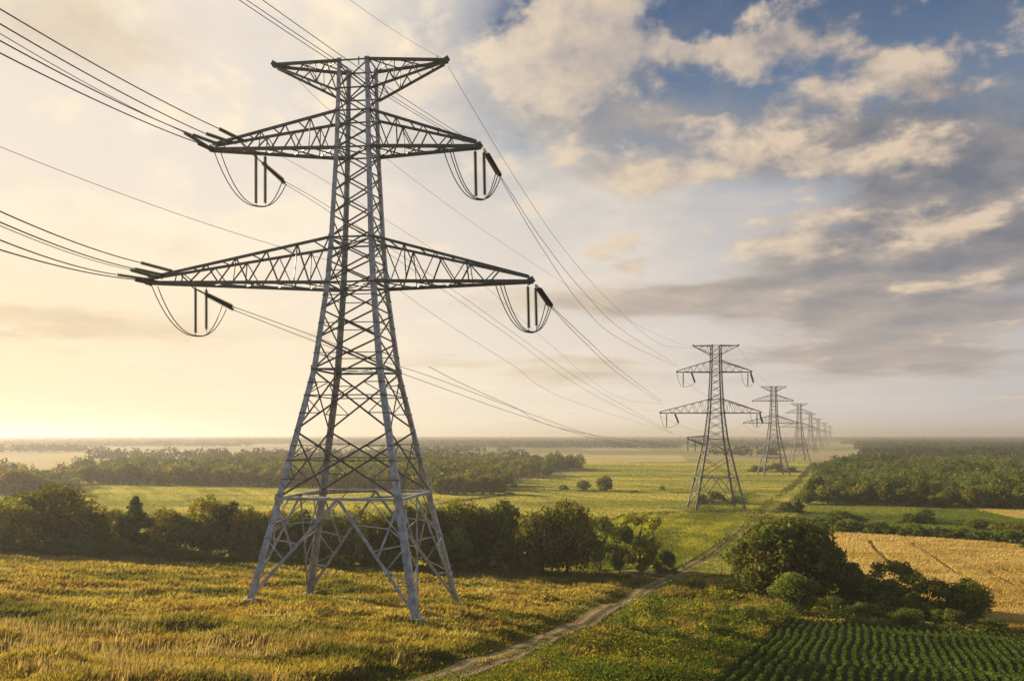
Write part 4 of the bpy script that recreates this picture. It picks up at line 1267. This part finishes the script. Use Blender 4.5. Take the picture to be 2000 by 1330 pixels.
P = np.column_stack([mp_, terrain(mp_[:, 0], mp_[:, 1]) + mh_])
cw = np.array((.11, .12, .026))[None] * rng.uniform(.6, 1.5, len(P))[:, None]
V, Fc, cv = leaves(P, rng.normal(size=(len(P), 3)), np.maximum(.26, P[:, 1] * .0011), cw)
o = link_mesh('field_margins', mesh_np('field_margins', V, Fc, cv), M_GRASS)
tag(o, 'rough weedy margins dividing the fields in the middle distance', 'weeds', kind='stuff')
FIELD_POLY = dict(gold=[hp((-250, 985), (150, 946), (560, 950), (860, 966), (985, 955), (1080, 930), (1150, 912), (1330, 905), (1560, 905), (1580, 925), (1555, 950), (1340, 985), (1330, 1000), (1230, 1005), (1180, 1020), (820, 1020), (700, 1010), (-100, 1030))],
                  lush=[hp((1190, 1022), (1250, 1006), (1440, 1002), (1478, 985), (1440, 1040), (1385, 1075), (1320, 1100), (1270, 1095))],
                  green=[hp((1580, 984), (1780, 990), (2000, 996), (2200, 1006), (2200, 1060), (1990, 1052), (1640, 1028), (1545, 1015))])
WOOD_CORE = [hp((1600, 974), (2080, 988), (2300, 960), (2300, 905), (1900, 900), (1650, 902), (1615, 915), (1595, 940)), hp((170, 942), (560, 947), (850, 959), (985, 956), (1000, 940), (1150, 921), (1090, 905), (850, 897), (250, 902), (135, 925))]
PALE = [hp((1085, 889), (1330, 889), (1345, 902), (1120, 903)), hp((-350, 893), (60, 892), (140, 884), (420, 878), (420, 882), (190, 892), (90, 920), (-350, 925))]
TAN = hp((1880, 990), (2200, 997), (2200, 1022), (1985, 1013))
def field_ex(X, D):
    e = inpoly(X, D, BEAN) | inpoly(X, D, WHEAT)
    for p in WOOD_CORE + PALE: e |= inpoly(X, D, p)
    e |= (D < np.interp(X, [p.x for p in HEDGE], [p.y for p in HEDGE]) + 8) & (X < 30)
    return e | (dist_line(X, D, TRACK) < 1.7)
def field_col(X, D):
    ca, sa = math.cos(.5), math.sin(.5)
    st = fbm((X * ca + D * sa) / 5.0, (-X * sa + D * ca) / 90.0, 3, 3)[:, None]
    pt = fbm(X / 70., D / 35., 12, 4)[:, None]
    band = fbm(X / 160. + D / 300., D / 26., 23, 3)[:, None]
    gold = np.array((.46, .40, .15)) + (np.array((.225, .245, .065)) - np.array((.46, .40, .15))) * np.clip(sstep(st, .42, .62) * .45 + sstep(pt, .44, .58) * .45 + sstep(band, .48, .56) * .5 - .1, 0, 1)
    rows = (.5 + .5 * np.sin((X * dirv[1] - D * dirv[0] + 2.0 * fbm(X / 14., D / 14., 2, 2)) * 2 * math.pi / 6.5))[:, None]
    lush = np.array((.19, .215, .028)) + (np.array((.36, .33, .05)) - np.array((.19, .215, .028))) * np.clip(.55 * rows + .6 * sstep(pt, .4, .6), 0, 1)
    green = np.array((.15, .19, .04)) + (np.array((.25, .25, .055)) - np.array((.15, .19, .04))) * sstep(pt, .45, .62)
    c = gold
    for p in FIELD_POLY['lush']: c = np.where(inpoly(X, D, p)[:, None], lush, c)
    for p in FIELD_POLY['green']: c = np.where(inpoly(X, D, p)[:, None], green, c)
    c = np.where(inpoly(X, D, TAN)[:, None], np.array((.50, .37, .15)), c)
    ax = .375 * D - 48
    rough = np.exp(-((X - ax - 4) / 14.0) ** 2) * sstep(fbm(X / 9., D / 22., 41, 3), .38, .58) * (D < 420)
    return c + (np.array((.15, .17, .035)) - c) * rough[:, None]
blades('field_grass', 1000000, 150, 900, (-.66, .64), lambda X, D, n: rng.uniform(.4, .55, n) * (.7 + .6 * fbm(X / 12., D / 12., 8, 3)), field_col, field_ex, M_GRASS, 'short grass and hay of the fields in the middle distance', 'grass', .0010, .25, vary=.12)
# ------------------------------------------------------------------ haze: one box of thin pale air round everything
zl = float(GZ.min()) - 1.0; zh = 72.0
bm = bmesh.new()
bmesh.ops.create_cube(bm, size=1.0)
for v in bm.verts:
    v.co = Vector((v.co.x * 39000, 8500 + v.co.y * 23000, (zl + zh) / 2 + v.co.z * (zh - zl)))
me = bpy.data.meshes.new('haze'); bm.to_mesh(me); bm.free()
mh, nh = new_mat('haze_air')
pv = nh.node('ShaderNodeVolumePrincipled')
pv.inputs['Color'].default_value = (.70, .67, .65, 1)
pv.inputs['Density'].default_value = 0.00025
pv.inputs['Anisotropy'].default_value = 0.48
ho = nh.node('ShaderNodeOutputMaterial'); nh.t.links.new(pv.outputs[0], ho.inputs['Volume'])
o = link_mesh('haze', me, mh)
tag(o, 'thin warm evening haze over the plain', 'haze', kind='stuff')
